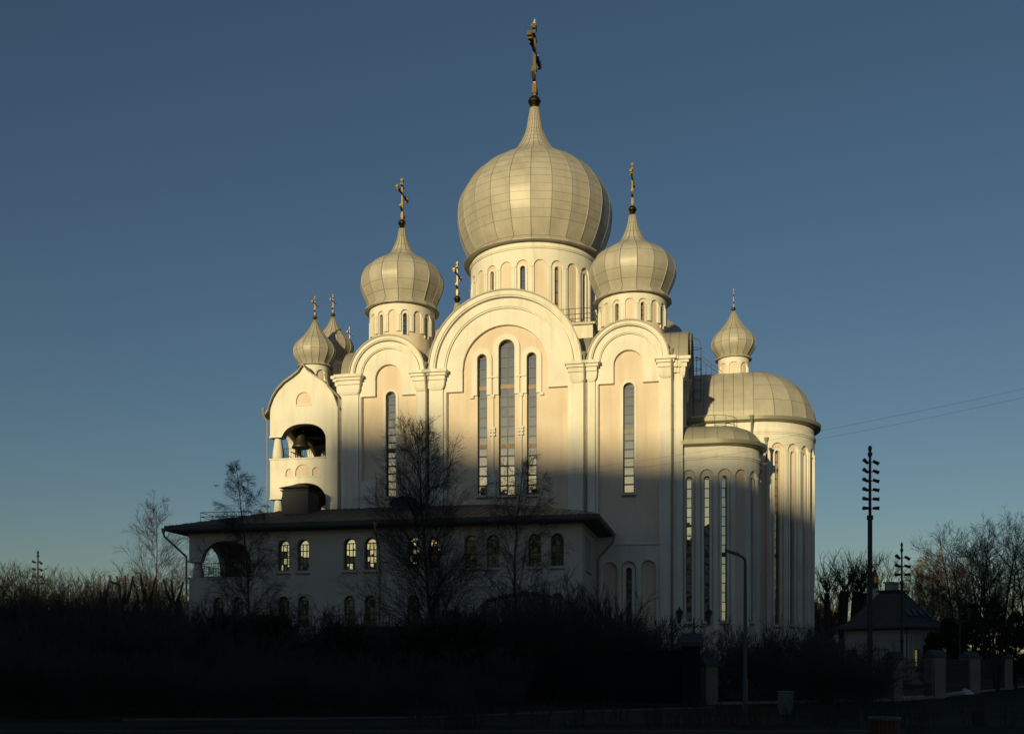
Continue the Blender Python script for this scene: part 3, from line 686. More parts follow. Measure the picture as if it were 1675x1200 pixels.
for x, y, z0, z1 in ((-21.88, 0.55, 20.4, 22.3), (-21.88, 0.55, 14.5, 16.7), (-21.88, 4.75, 20.4, 22.1), (-21.88, 9.35, 20.4, 22.1)):
    b_ = MB(); baluster(b_, x, y, z0, z1); b_.build('column', 'white_plaster', church, smooth=True)
br = MB(); railing(br, [(-21.3, 0.5, 0), (-17.07, 0.5, 0)], 20.4, 1.0, 0.22, 0.018, (0.98,)); railing(br, [(-22.2, 1.2, 0), (-22.2, 13.0, 0)], 20.4, 1.0, 0.3, 0.018, (0.98,)); br.build('belfry_railing', 'black_iron', church)
br = MB()
for q in (0, 0.6): br.bar((-21.1, 1.5 + q, 21.3), (-18.4, 6 + q, 20.4), 0.05, k=4)
br.box(-19.8, -17.0, 8.0, 8.3, 20.3, 21.4); br.build('stair_rail', 'black_iron', church)
# ogee roof over the wing
og = MB()
for v0 in np.arange(-0.35, 14.4, 0.75):
    for off, m, a, b in ((0.10, 0, v0, v0 + 0.70), (0.13, 1, v0 + 0.70, v0 + 0.75)):
        OGo = [(-22.95, 24.3)] + [(x + (x + 19.2) * 0.02, z + off + 0.02) for x, z in OG] + [(-15.6, 24.6)]
        for (xa, za), (xb, zb_) in zip(OGo, OGo[1:]):
            og.face([(xa, a, za), (xb, a, zb_), (xb, b, zb_), (xa, b, za)], m)
            if a < -0.3: og.face([(xa, a, za), (xb, a, zb_), (xb, a, zb_ - 0.14), (xa, a, za - 0.14)], 1)
            og.face([(xa, a, za - 0.14), (xb, a, zb_ - 0.14), (xb, b, zb_ - 0.14), (xa, b, za - 0.14)], 1)
og.build('belfry_roof', ['roof_metal', 'dome_seam'], church)
lk = MB()
plate(lk, planar(0.45), -15.97, -15.55, 12, 25.2, [arch(-15.72, 0.36, 21.6, 22.7), arch(-15.72, 0.36, 15, 18.0)], 0, 0.2); mbox(lk, planar(0.45), -15.97, -15.55, 12, 25.2, 0.2, 0.6, 0); mbox(lk, planar(0.2), -15.97, -15.5, 25.2, 25.5, 0, 0.8, 0)
lk.build('link_wall', 'white_plaster', church)
bell = empty('bell', (0, 0, 0), label='large dark bronze bell hanging in the upper arch of the belfry', cat='bell')
bc = W(-20.45, 2.3); bell.location = (bc.x, bc.y, 21.75)
b_ = MB(); b_.lathe(0, 0, [(0.80, 0.0), (0.84, 0.06), (0.74, 0.25), (0.58, 0.6), (0.50, 1.0), (0.46, 1.25), (0.36, 1.42), (0.12, 1.5), (0.01, 1.5)], 28); b_.lathe(0, 0, [(0.78, 0.0), (0.55, 0.5), (0.42, 1.2), (0.01, 1.3)], 28)
b_.build('bell_body', 'bronze', bell, smooth=True)
b_ = MB(); b_.bar((0, 0, 1.25), (0, 0, 0.05), 0.035); b_.lathe(0, 0, [(0.01, -0.15), (0.1, -0.08), (0.12, 0.03), (0.06, 0.16), (0.01, 0.18)], 10); b_.build('clapper', 'black_iron', bell)
b_ = MB(); b_.box(-0.09, 0.09, -0.16, 0.16, 1.48, 1.75); b_.box(-0.12, 0.12, -1.3, 1.3, 1.75, 1.98); b_.build('yoke', 'black_iron', bell)

# annex ------------------------------------------------------------------------------------
TA = -9.57; FA = planar(TA)
an = MB()
wt = [-16.91, -15.22, -11.28, -9.54, -5.98, -4.29, -1.33, 0.43, 3.72, 5.48]
holes = [arch(x, 1.0, 9.30, 11.80) for x in wt] + [arch(x, 1.0, 4.75, 7.25) for x in wt[:6] + wt[8:]] + [arch(-22.6, 1.0, 4.75, 7.25), arch(-20.85, 1.0, 4.75, 7.25)]
lg = dict(x0=-24.15, x1=-19.7, zb=8.9, curve=True, top=lambda x: 10.0 + 1.85 * max(0, 1 - abs((x + 21.925) / 2.225) ** 2.3) ** 0.5)
holes += [lg, rect(-25.3, -24.1, 8.9, 10.15), arch(-2.8, 1.9, 1.2, 5.95), arch(-0.35, 1.9, 1.2, 5.95)]
plate(an, FA, -25.2, 7.41, 0, 12.6, holes, 0.0, 0.55, 4, back=True)
mbox(an, FA, -25.26, 7.47, 12.25, 12.6, -0.07, -0.001); mbox(an, FA, -25.3, -19.7, 8.74, 8.9, -0.06, 0.5); mbox(an, FA, -25.3, -24.1, 10.15, 10.27, -0.06, 0.5)
for i in range(0, 10, 2):
    xm = (wt[i] + wt[i + 1]) / 2
    mbox(an, FA, xm - 0.28, xm + 0.28, 11.05, 11.2, -0.08, -0.001); mbox(an, FA, xm - 0.13, xm + 0.13, 10.95, 11.049, -0.06, -0.001); mbox(an, FA, xm - 0.1, xm + 0.1, 9.2, 10.95, -0.04, -0.001)
fe = lambda x, z, d: (7.41 - d, x, z)
plate(an, fe, TA + 0.56, 0.4, 0, 12.6, [arch(-7.2, 0.8, 9.3, 11.8), arch(-6.0, 0.8, 9.3, 11.8), arch(-4.8, 0.8, 9.3, 11.8)], 0, 0.5, 4)
mbox(an, fe, TA, 0.1, 12.25, 12.6, -0.07, -0.001)
fw2 = lambda x, z, d: (-25.2 + d, x, z)
plate(an, fw2, TA + 0.56, 14, 0, 12.6, [dict(x0=-8.6, x1=-4.2, zb=8.9, curve=True, top=lambda x: 10.0 + 1.8 * math.sqrt(max(0, 1 - ((x + 6.4) / 2.2) ** 2))), rect(-9.02, -8.5, 8.9, 10.15)], 0, 0.5, 4, back=True)
an.box(-19.6, 6.8, TA + 1.0, -0.1, 0, 12.5); an.box(-24.6, -19.6, TA + 0.57, -3.4, 8.5, 8.85); an.box(-24.6, -19.6, -3.4, -3.0, 0, 12.5); an.box(-24.6, -19.6, TA + 0.57, -3.4, 12.2, 12.5)
an.box(-24.6, -19.6, TA + 1.0, -3.45, 0, 8.45); an.box(-24.6, -15.8, -3.0, 13.9, 0, 12.5)
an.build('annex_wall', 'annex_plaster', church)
for x in wt: window(FA, x, 0.98, 9.32, 11.79, 0.42, 4, 3, church, gl='annex_glass', bw=0.055)
for x in wt[:6] + wt[8:] + [-22.6, -20.85]: window(FA, x, 0.98, 4.77, 7.24, 0.42, 4, 3, church, gl='annex_glass', bw=0.055)
for x in (-7.2, -6.0, -4.8): window(fe, x, 0.78, 9.32, 11.79, 0.42, 4, 2, church, gl='annex_glass', bw=0.055)
for x in (-2.8, -0.35):
    d_ = MB(); plate(d_, FA, x - 0.94, x + 0.94, 1.2, lambda q, x=x: 5.0 + math.sqrt(max(0, 0.94 ** 2 - (q - x) ** 2)), [], 0.35, 0.5, 0.2); mbox(d_, FA, x - 0.03, x + 0.03, 1.2, 5.9, 0.3, 0.349); d_.build('door', 'black_iron', church)
b_ = MB(); baluster(b_, -24.65, TA + 0.5, 8.9, 10.15, 0.45); b_.build('column', 'annex_plaster', church, smooth=True)
br = MB(); railing(br, [(-24.2, TA + 0.3, 0), (-19.7, TA + 0.3, 0)], 8.9, 1.15, 0.2, 0.02, (0.05, 1.0)); railing(br, [(-25.0, -9.0, 0), (-25.0, -4.2, 0)], 8.9, 1.15, 0.25, 0.02, (0.05, 1.0)); br.build('loggia_railing', 'black_iron', church)
# annex roof
ZE, ZR = 13.0, 15.65
E0 = (-26.6, -10.8); E1 = (8.7, -10.8)
rf = MB()
def sheet(pts, dirv, sp=0.62):
    """one roof slope with standing seams running up the slope"""
    rf.face(pts, 0); a = Vector(pts[0]); b = Vector(pts[1]); n = (b - a).cross(Vector(pts[2]) - a).normalized()
    if n.z < 0: n = -n
    rf.face([Vector(p) - n * 0.12 for p in pts][::-1], 1)
    e = (b - a).normalized(); L = (b - a).length; up_ = n.cross(e); up_ = up_ if up_.z > 0 else -up_
    poly = [((Vector(p) - a).dot(e), (Vector(p) - a).dot(up_)) for p in pts]
    x = sp / 2
    while x < L:
        hs = []
        for (x0, y0), (x1, y1) in zip(poly, poly[1:] + poly[:1]):
            if (x0 - x) * (x1 - x) < 0: hs.append(y0 + (y1 - y0) * (x - x0) / (x1 - x0))
        if len(hs) >= 2:
            h0, h1 = min(hs), max(hs); p0 = a + e * x + up_ * h0; p1 = a + e * x + up_ * h1
            rf.hexa([p0 - e * 0.02, p0 + e * 0.02, p1 + e * 0.02, p1 - e * 0.02, p0 - e * 0.015 + n * 0.05, p0 + e * 0.015 + n * 0.05, p1 + e * 0.015 + n * 0.05, p1 - e * 0.015 + n * 0.05], 0)
        x += sp
sheet([(-26.6, -10.8, ZE), (8.7, -10.8, ZE), (-1.5, -0.05, ZR), (-21.2, -0.05, ZR)], None)
sheet([(8.7, -10.8, ZE), (8.7, 0.0, ZE), (-1.5, -0.05, ZR)], None)
sheet([(-26.6, 14, ZE), (-26.6, -10.8, ZE), (-21.2, -0.05, ZR), (-21.2, 14, ZR)], None)
rf.face([(-21.2, -0.05, ZR - 0.02), (-15.9, -0.05, ZR - 0.02), (-15.9, 14, ZR), (-21.2, 14, ZR)], 0)
rf.build('annex_roof', ['annex_roof_metal', 'annex_roof_metal'], church)
ev = MB()   # gutter, fascia and soffit
gp = [(0.0, ZE - 0.42), (0.03, ZE - 0.42), (0.14, ZE - 0.30), (0.17, ZE + 0.02), (0.0, ZE + 0.01)]
sweep(ev, planar(-10.75), gp, -26.6, 8.7, 40); sweep(ev, lambda x, z, d: (8.65 - d, x, z), gp, -10.9, 0, 20); sweep(ev, lambda x, z, d: (-26.55 + d, -x, z), gp, -14, 10.9, 40)
ev.hexa([(-26.5, -10.7, ZE - 0.42), (8.6, -10.7, ZE - 0.42), (7.3, -9.4, 12.55), (-25.1, -9.4, 12.55), (-26.5, -10.7, ZE - 0.36), (8.6, -10.7, ZE - 0.36), (7.3, -9.4, 12.7), (-25.1, -9.4, 12.7)])
ev.hexa([(7.3, -9.4, 12.55), (8.6, -10.7, ZE - 0.42), (8.6, 0, ZE - 0.42), (7.3, 0, 12.55), (7.3, -9.4, 12.7), (8.6, -10.7, ZE - 0.36), (8.6, 0, ZE - 0.36), (7.3, 0, 12.7)])
ev.hexa([(-26.5, -10.7, ZE - 0.42), (-25.1, -9.4, 12.55), (-25.1, 14, 12.55), (-26.5, 14, ZE - 0.42), (-26.5, -10.7, ZE - 0.36), (-25.1, -9.4, 12.7), (-25.1, 14, 12.7), (-26.5, 14, ZE - 0.36)])
ev.build('annex_eave', 'annex_roof_metal', church)
pipe([(-26.75, -10.9, 12.5), (-26.75, -10.8, 12.2), (-25.35, -9.75, 10.6), (-25.35, -9.75, 0.3)], 0.09)
pipe([(-8.65, -10.95, 12.5), (-8.65, -10.9, 12.1), (-8.75, -9.72, 10.9), (-8.75, -9.72, 0.3)], 0.08)
pipe([(8.85, -0.6, 12.5), (8.8, -0.5, 12.1), (7.7, -0.5, 10.9), (7.55, -0.5, 10.5), (7.55, -0.5, 0.3)], 0.09)
rg = MB(); railing(rg, [(-22.7, -3.2, 0.35), (-26.3, -5.6, 0), (-26.3, 3.0, 0)], ZE + 1.1, 0.75, 1.9, 0.022, (0.5, 1.0)); rg.build('annex_railing', 'rail_iron', church)
rg = MB(); railing(rg, [(0.5, -6.0, 0.0), (7.7, -6.0, -0.9), (7.9, -3.0, -0.9)], ZE + 1.0, 0.75, 1.8, 0.022, (0.5, 1.0)); rg.build('annex_railing', 'rail_iron', church)
# vent house and arched dormer on the annex roof
vh = MB(); vh.box(-19.75, -17.35, -3.4, -1.0, 14.2, 16.85); vh.box(-19.9, -17.2, -3.55, -0.85, 16.85, 16.92)
for i in range(12): vh.box(-19.7 + 0.2 * i, -19.63 + 0.2 * i, -3.35, -3.25, 16.92, 17.08)
vh.box(-19.6, -17.5, -3.2, -1.2, 16.92, 17.1)
vh.hexa([(-20.0, -3.65, 17.1), (-17.1, -3.65, 17.1), (-17.1, -0.75, 17.1), (-20.0, -0.75, 17.1), (-18.8, -2.3, 17.6), (-18.3, -2.3, 17.6), (-18.3, -2.0, 17.6), (-18.8, -2.0, 17.6)])
vh.build('vent_house', 'vent_grey', church)
dm = MB(); plate(dm, planar(-3.4), -9.75, -7.55, 14.2, lambda x: 15.3 + 0.62 * math.sqrt(max(0, 1 - ((x + 8.65) / 1.1) ** 2)), [], 0, 0.1, 0.2)
vault(dm, 't', -8.65, 1.3, 15.3, -3.65, -0.2, 0.7, ky=0.56, n=14); dm.build('dormer', ['annex_roof_metal', 'annex_roof_metal'], church)
# porch: ogee-roofed entrance in front of the annex
po = MB(); fp = planar(-14.6)
plate(po, fp, 0.6, 7.2, 0, 5.4, [arch(3.9, 3.6, 0, 4.4)], 0, 0.6, 1, back=True)
plate(po, lambda x, z, d: (7.2 - d, x, z), -14.0, -9.6, 0, 5.4, [arch(-11.7, 2.6, 0, 4.2)], 0, 0.5, 1, back=True); plate(po, lambda x, z, d: (0.6 + d, x, z), -14.0, -9.6, 0, 5.4, [arch(-11.7, 2.6, 0, 4.2)], 0, 0.5, 1, back=True)
OG2 = [(0.1, 5.3), (0.5, 5.9), (1.2, 6.5), (2.2, 6.75), (3.2, 6.9), (3.9, 7.05), (4.6, 6.9), (5.6, 6.75), (6.6, 6.5), (7.3, 5.9), (7.7, 5.3)]
for (xa, za), (xb, zb_) in zip(OG2, OG2[1:]):
    po.face([(xa, -14.9, za), (xb, -14.9, zb_), (xb, -9.6, zb_), (xa, -9.6, za)], 1); po.face([(xa, -14.6, 5.3), (xb, -14.6, 5.3), (xb, -14.6, zb_), (xa, -14.6, za)], 0); po.face([(xa, -14.9, za), (xb, -14.9, zb_), (xb, -14.9, zb_ - 0.15), (xa, -14.9, za - 0.15)], 1)
po.build('porch', ['house_wall', 'slate'], church)
te = MB(); te.box(-12.0, 0.5, -12.6, -9.65, 4.35, 4.6); te.box(-11.8, -11.3, -12.5, -12.0, 0, 4.35); te.box(-7.3, -6.8, -12.5, -12.0, 0, 4.35); te.box(-12.1, 0.5, -12.7, -12.6, 4.2, 4.62)
railing(te, [(-12.0, -9.7, 0), (-12.0, -12.5, 0), (0.5, -12.5, 0)], 4.6, 0.95, 0.25, 0.02, (0.05, 1.0)); te.build('terrace', 'vent_grey', church)

# birds on the great cross and one in the sky
def bird(name, loc, label, rz=0.0, fly=False, s=1.0):
    b = MB(); s *= 1.0
    b.lathe(0, 0, [(0.01, -0.10), (0.07, -0.05), (0.085, 0.03), (0.06, 0.12), (0.045, 0.17), (0.055, 0.22), (0.03, 0.27), (0.01, 0.28)], 10)
    b.hexa([(-0.04, 0.02, -0.02), (0.04, 0.02, -0.02), (0.03, 0.24, -0.14), (-0.03, 0.24, -0.14), (-0.04, 0.02, 0.03), (0.04, 0.02, 0.03), (0.03, 0.24, -0.12), (-0.03, 0.24, -0.12)])
    b.bar((0, -0.05, 0.22), (0, -0.13, 0.21), 0.012, k=5, r2=0.003)
    for sg in (-1, 1):
        if fly: b.hexa([(0, -0.05, 0.05), (sg * 0.45, 0.02, 0.22), (sg * 0.42, 0.12, 0.2), (0, 0.12, 0.03), (0, -0.05, 0.07), (sg * 0.45, 0.02, 0.235), (sg * 0.42, 0.12, 0.215), (0, 0.12, 0.05)])
        else: b.hexa([(sg * 0.07, -0.03, 0.0), (sg * 0.09, -0.03, 0.1), (sg * 0.05, 0.2, -0.08), (sg * 0.04, 0.2, -0.1), (sg * 0.085, -0.03, 0.0), (sg * 0.1, -0.03, 0.1), (sg * 0.06, 0.2, -0.08), (sg * 0.05, 0.2, -0.1)])
    o = b.build(name, 'bird_grey', smooth=False); o.location = loc; o.rotation_euler = (R_(60) if fly else 0, 0, rz); o.scale = (s, s, s); tag(o, label, 'bird', 'birds by the church'); return o
p = W(-0.66, 14.6); p1 = W(-0.66, 14.6 + 1.9)
bird('bird', (p.x, p.y, 66.1), 'small pale bird perched on the very top of the tallest cross', 1.2, s=1.5)
bird('bird', (p1.x, p1.y, 63.62), 'small pale bird perched on the arm of the tallest cross', 1.9, s=1.5)
bird('bird', (-22.8, 80, 15.45), 'tiny bird flying alone in the sky above the annex roof', 0.8, fly=True, s=0.6)

# ---------------------------------------------------------------- ground
def sheet_obj(name, pts, z, m, **k):
    b = MB(); b.face([(x, y, z) for x, y in pts]); o = b.build(name, m); tag(o, **k); return o
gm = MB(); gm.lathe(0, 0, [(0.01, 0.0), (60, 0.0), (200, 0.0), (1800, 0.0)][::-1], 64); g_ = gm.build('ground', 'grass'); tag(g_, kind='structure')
sheet_obj('path', [(-3, 33.5), (2, 37.5), (8.2, 41.5), (9.6, 40.0), (5, 35.2), (26, 31.0), (26, 28.6), (4, 31.0), (-12, 29.6), (-40, 28.5), (-40, 31.2), (-12, 32)], 0.008, 'asphalt', kind='structure')
sheet_obj('road', [(-60, 20.5), (40, 20.5), (40, 26.2), (-60, 26.2)], 0.004, 'asphalt', kind='structure')
kb = MB()
for x in np.arange(-30, 9.4, 1.0): kb.box(x, x + 0.985, 26.25, 26.4, 0, 0.12)
for a, b in (((-12, 32.1), (-3, 33.6)), ((-3, 33.6), (2, 37.6)), ((2, 37.6), (8.1, 41.6))):
    kb.bar((a[0], a[1], 0.03), (b[0], b[1], 0.03), 0.08, k=4)
tag(kb.build('kerb', 'kerb_stone'), kind='structure')

# ---------------------------------------------------------------- unseen blocks behind the viewpoint, placed and sized to cast the evening shade
DIR = Vector((trav.x, trav.y, 0)).normalized(); TE = math.tan(R_(SUN_EL))
def block(x0, y0, x1, y1, thick, H, label, floors):
    """slab with its near edge from (x0,y0) to (x1,y1), thickness to the left of that direction"""
    o = empty('shade_block', (x0, y0, 0), math.atan2(y1 - y0, x1 - x0), label=label, cat='building', group='unseen shade blocks behind the viewpoint')
    L = math.hypot(x1 - x0, y1 - y0); b = MB(); b.box(0, L, 0, thick, 0, H); b.build('wall', 'block_wall', o)
    b = MB(); b.box(-0.3, L + 0.3, -0.3, thick + 0.3, H, H + 0.35); b.build('roof', 'annex_roof_metal', o)
    wn = MB()
    for fl in range(floors):
        z = 1.2 + fl * (H - 1.5) / floors
        for i in range(int(L / 3.2)):
            for yy in (-0.05, thick - 0.02): wn.box(1 + i * 3.2, 2.6 + i * 3.2, yy, yy + 0.07, z, z + 1.5)
    wn.build('window', 'frame_brown', o); return o
def at_sun(s, D):
    p = W(s, 0); return (p.x - D * DIR.x, p.y - D * DIR.y)
t0_ = at_sun(-17.9, 320); t1_ = at_sun(-7.6, 320)
block(t0_[0], t0_[1], t1_[0], t1_[1], -12, 23.0 + 320 * TE, 'highest narrow tower block, unseen, sized to shade the left bay', 20)
a0 = at_sun(-9.0, 285); a1 = at_sun(46, 320)
block(a0[0], a0[1], a1[0], a1[1], 10, 19.6 + 285 * TE, 'long pale slab block, unseen, sized to shade the facade, beside the highest tower', 18)
b0 = at_sun(-29, 300); b1 = at_sun(-16.0, 300)
block(b0[0], b0[1], b1[0], b1[1], -12, 15.3 + 300 * TE, 'narrow tower block, unseen, standing apart on the left, sized to shade the annex', 17)
d0 = at_sun(44, 300); d1 = at_sun(115, 300)
block(d0[0], d0[1], d1[0], d1[1], -12, 11.0 + 300 * TE, 'long slab block, unseen, furthest to the right, added to shade the trees', 16)
block(-120, -2, -12, -22, -12, 21.0, 'low long block, unseen, closest on the left, added to shade the thicket', 6)

# ---------------------------------------------------------------- branching plants
class Twigs:
    def __init__(s): s.P = []; s.T = []; s.R = []; s.B = []
    def poly(s, pts, rad):
        n = len(pts)
        for i in range(n):
            a = pts[max(0, i - 1)]; b = pts[min(n - 1, i + 1)]; s.P.append(pts[i]); s.T.append((b[0] - a[0], b[1] - a[1], b[2] - a[2])); s.R.append(rad[i]); s.B.append(i < n - 1)
    def build(s, name, m, parent=None, k=3, seg=None):
        P = np.array(s.P); T = np.array(s.T); Rr = np.array(s.R); B = np.array(s.B)
        T /= np.maximum(1e-9, np.linalg.norm(T, axis=1))[:, None]
        ref = np.tile(np.array([0.31, 0.17, 0.93]), (len(P), 1)); ref[np.abs(T[:, 2]) > 0.8] = [0.93, 0.31, 0.1]
        # one reference per polyline so that the tube does not twist
        idx = np.zeros(len(P), int); st = 0
        starts = np.concatenate([[True], ~B[:-1]]); sid = np.maximum.accumulate(np.where(starts, np.arange(len(P)), 0)); ref = ref[sid]
        U = np.cross(T, ref); U /= np.maximum(1e-9, np.linalg.norm(U, axis=1))[:, None]; V = np.cross(T, U)
        vs = []
        for i in range(k):
            q = 2 * PI * i / k; vs.append(P + (U * math.cos(q) + V * math.sin(q)) * Rr[:, None])
        verts = np.stack(vs, 1).reshape(-1, 3); ii = np.nonzero(B)[0]; fs = []
        for i in range(k):
            j = (i + 1) % k; fs.append(np.stack([ii * k + i, ii * k + j, (ii + 1) * k + j, (ii + 1) * k + i], 1))
        F = np.concatenate(fs); me = bpy.data.meshes.new(name); me.vertices.add(len(verts)); me.vertices.foreach_set('co', verts.ravel())
        me.loops.add(F.size); me.loops.foreach_set('vertex_index', F.ravel().astype(np.int32)); me.polygons.add(len(F))
        me.polygons.foreach_set('loop_start', np.arange(0, F.size, 4, dtype=np.int32)); me.polygons.foreach_set('loop_total', np.full(len(F), 4, dtype=np.int32))
        me.materials.append(M[m]); me.update(calc_edges=True); me.validate()
        o = bpy.data.objects.new(name, me); COL.objects.link(o)
        if parent: o.parent = parent
        return o
def norm(v):
    l = math.sqrt(v[0] ** 2 + v[1] ** 2 + v[2] ** 2) or 1; return (v[0] / l, v[1] / l, v[2] / l)
def limb(tw, rg, p, d, L, r0, r1, n, wob, trop):
    pts = [p]; rad = [r0]; dirs = [d]
    for i in range(n):
        d = norm((d[0] + rg.gauss(0, wob), d[1] + rg.gauss(0, wob), d[2] + rg.gauss(0, wob) + trop))
        s = L / n; p = (p[0] + d[0] * s, p[1] + d[1] * s, p[2] + d[2] * s); pts.append(p); rad.append(r0 + (r1 - r0) * (i + 1) / n); dirs.append(d)
    tw.poly(pts, rad); return pts, dirs, rad
def side(rg, d, ang, az=None):
    az = rg.uniform(0, 2 * PI) if az is None else az
    ref = (0, 0, 1) if abs(d[2]) < 0.95 else (1, 0, 0)
    u = norm((d[1] * ref[2] - d[2] * ref[1], d[2] * ref[0] - d[0] * ref[2], d[0] * ref[1] - d[1] * ref[0]))
    v = (d[1] * u[2] - d[2] * u[1], d[2] * u[0] - d[0] * u[2], d[0] * u[1] - d[1] * u[0])
    c, s = math.cos(ang), math.sin(ang); ca, sa = math.cos(az), math.sin(az)
    return norm(tuple(d[i] * c + (u[i] * ca + v[i] * sa) * s for i in range(3)))
def pick(pts, dirs, rad, t):
    f = t * (len(pts) - 1); i = min(int(f), len(pts) - 2); q = f - i
    return tuple(pts[i][k] + (pts[i + 1][k] - pts[i][k]) * q for k in range(3)), dirs[i + 1], rad[i] + (rad[i + 1] - rad[i]) * q
def tree(name, loc, H, seed, n1=46, n2=12, n3=6, spread=0.30, lowest=0.15, ang=(28, 55), droop=0.0, trunk_r=0.13, twig=0.006, lean=(0, 0), bark='bark_dark', twigm=None, stems=1, label='', group=None, fork=0.0, cat='tree', s2=0.40, s3=0.45, rz=0, pw=0.5, up=0.03):
    rg = random.Random(seed); root = empty(name, loc, rz, label=label, cat=cat, group=group); tr = Twigs(); cr = Twigs()
    for st in range(stems):
        a = 2 * PI * st / stems + rg.uniform(0, 0.8); tilt = 0.0 if stems == 1 else rg.uniform(0.10, 0.24)
        d = norm((lean[0] + math.cos(a) * tilt, lean[1] + math.sin(a) * tilt, 1)); hh = H * (1 if st == 0 else rg.uniform(0.8, 0.98)); base = (math.cos(a) * 0.15 * (stems > 1), math.sin(a) * 0.15 * (stems > 1), -0.2)
        pts, dirs, rad = limb(tr, rg, base, d, hh, trunk_r * (1 if st == 0 else 0.75), 0.012, 14, 0.035, 0.03)
        m1 = int(n1 / stems ** 0.6)
        for i in range(m1):
            t = lowest + (0.985 - lowest) * (i + rg.random()) / m1; p, dd, r = pick(pts, dirs, rad, t)
            L = H * spread * (1.04 - t) ** pw * rg.uniform(0.65, 1.15) + 0.35
            an = R_(rg.uniform(*ang)); b = side(rg, (dd[0] * 0.4, dd[1] * 0.4, 1), an)
            P1, D1, R1 = limb(cr, rg, p, b, L, max(twig * 1.5, min(r * 0.42, 0.007 + L * 0.0055)), twig, 7, 0.09, up - droop * 0.3)
            k2 = max(3, int(n2 * (0.5 + L / (H * spread) * 0.6)))
            for j in range(k2):
                t2 = rg.uniform(0.15, 1.0); p2, d2, r2 = pick(P1, D1, R1, t2); L2 = (L * s2 * (1.15 - t2 * 0.6)) * rg.uniform(0.5, 1.1) + 0.15
                e = side(rg, d2, R_(rg.uniform(22, 50)))
                P2, D2, R2 = limb(cr, rg, p2, e, L2, max(twig * 1.2, r2 * 0.6), twig * 0.8, 4, 0.12, 0.03 - droop)
                for q in range(n3):
                    t3 = rg.uniform(0.2, 1.0); p3, d3, r3 = pick(P2, D2, R2, t3); L3 = L2 * s3 * rg.uniform(0.6, 1.3) + 0.08
                    limb(cr, rg, p3, side(rg, d3, R_(rg.uniform(18, 45))), L3, twig * 0.9, twig * 0.6, 2 if droop < 0.05 else 3, 0.12, -droop * 2.2)
    tr.build('trunk', bark, root, k=7); cr.build('crown', twigm or bark, root, k=3)
    return root
def shrub_proto(name, H, seed, stems=34, spread=0.55, n2=6, n3=4, twig=0.006, m='bark_dark', up=0.05, base_r=0.25, wob=0.10, fan=(18, 48)):
    rg = random.Random(seed); tw = Twigs()
    for i in range(stems):
        a = rg.uniform(0, 2 * PI); tl = rg.random() ** 0.8 * spread; d = norm((math.cos(a) * tl, math.sin(a) * tl, 1)); r = rg.random() * base_r
        P, D, R = limb(tw, rg, (math.cos(a) * r, math.sin(a) * r, -0.05), d, H * rg.uniform(0.55, 1.04), 0.017, twig, 8, wob, up)
        for j in range(n2):
            t = rg.uniform(0.2, 0.97); p, dd, rr = pick(P, D, R, t); L = H * rg.uniform(0.18, 0.36) * (1.15 - t * 0.5)
            P2, D2, R2 = limb(tw, rg, p, side(rg, dd, R_(rg.uniform(*fan))), L, max(twig * 1.3, rr * 0.6), twig, 4, 0.13, 0.06)
            for q in range(n3):
                p3, d3, r3 = pick(P2, D2, R2, rg.uniform(0.25, 0.95)); limb(tw, rg, p3, side(rg, d3, R_(rg.uniform(15, 35))), L * rg.uniform(0.25, 0.5), twig, twig * 0.7, 2, 0.1, 0.05)
    return tw.build(name, m)
protos = {}
def shrubs(kind, name, spots, label, group, cat='shrub', seed=1, smin=0.9, smax=1.1):
    rg = random.Random(seed)
    for i, (x, y, h) in enumerate(spots):
        pr = protos[kind][i % len(protos[kind])]
        o = pr['o'] if not pr['used'] else pr['o'].copy()
        if pr['used']: COL.objects.link(o)
        pr['used'] = True; o.name = name
        s = h / pr['h']; wv = s * rg.uniform(smin, smax) if s < 1.6 else s * 0.8
        o.location = (x, y, 0); o.rotation_euler = (0, 0, rg.uniform(0, 6.28)); o.scale = (wv, wv, s); tag(o, label, cat, group)
def mk(kind, n, **k):
    protos[kind] = []
    for i in range(n):
        kk = dict(k); H = kk.pop('H'); o = shrub_proto(kind, H, 100 + i + hash_(kind), **kk); protos[kind].append(dict(o=o, used=False, h=H))
def hash_(s): return sum(ord(c) * (i + 1) for i, c in enumerate(s)) % 977
mk('bare_shrub', 6, H=3.6, stems=34, n2=11, n3=6, spread=0.95, twig=0.0058, m='twig_grey')
mk('tall_shrub', 4, H=6.5, stems=26, n2=15, n3=7, spread=0.50, twig=0.007, base_r=0.7, m='twig_grey')
mk('round_shrub', 3, H=3.2, stems=60, n2=10, n3=6, spread=1.15, twig=0.0055, up=0.02, m='twig_grey')
mk('sapling', 4, H=1.0, stems=9, n2=3, n3=1, spread=0.28, twig=0.004, base_r=0.4, m='bark_dark')
rg = random.Random(77)
def X(u, Y): return (u - 837.5) / 1700 * Y
def Zt(v, Y): return 1.8 + (1085 - v) / 1700 * Y
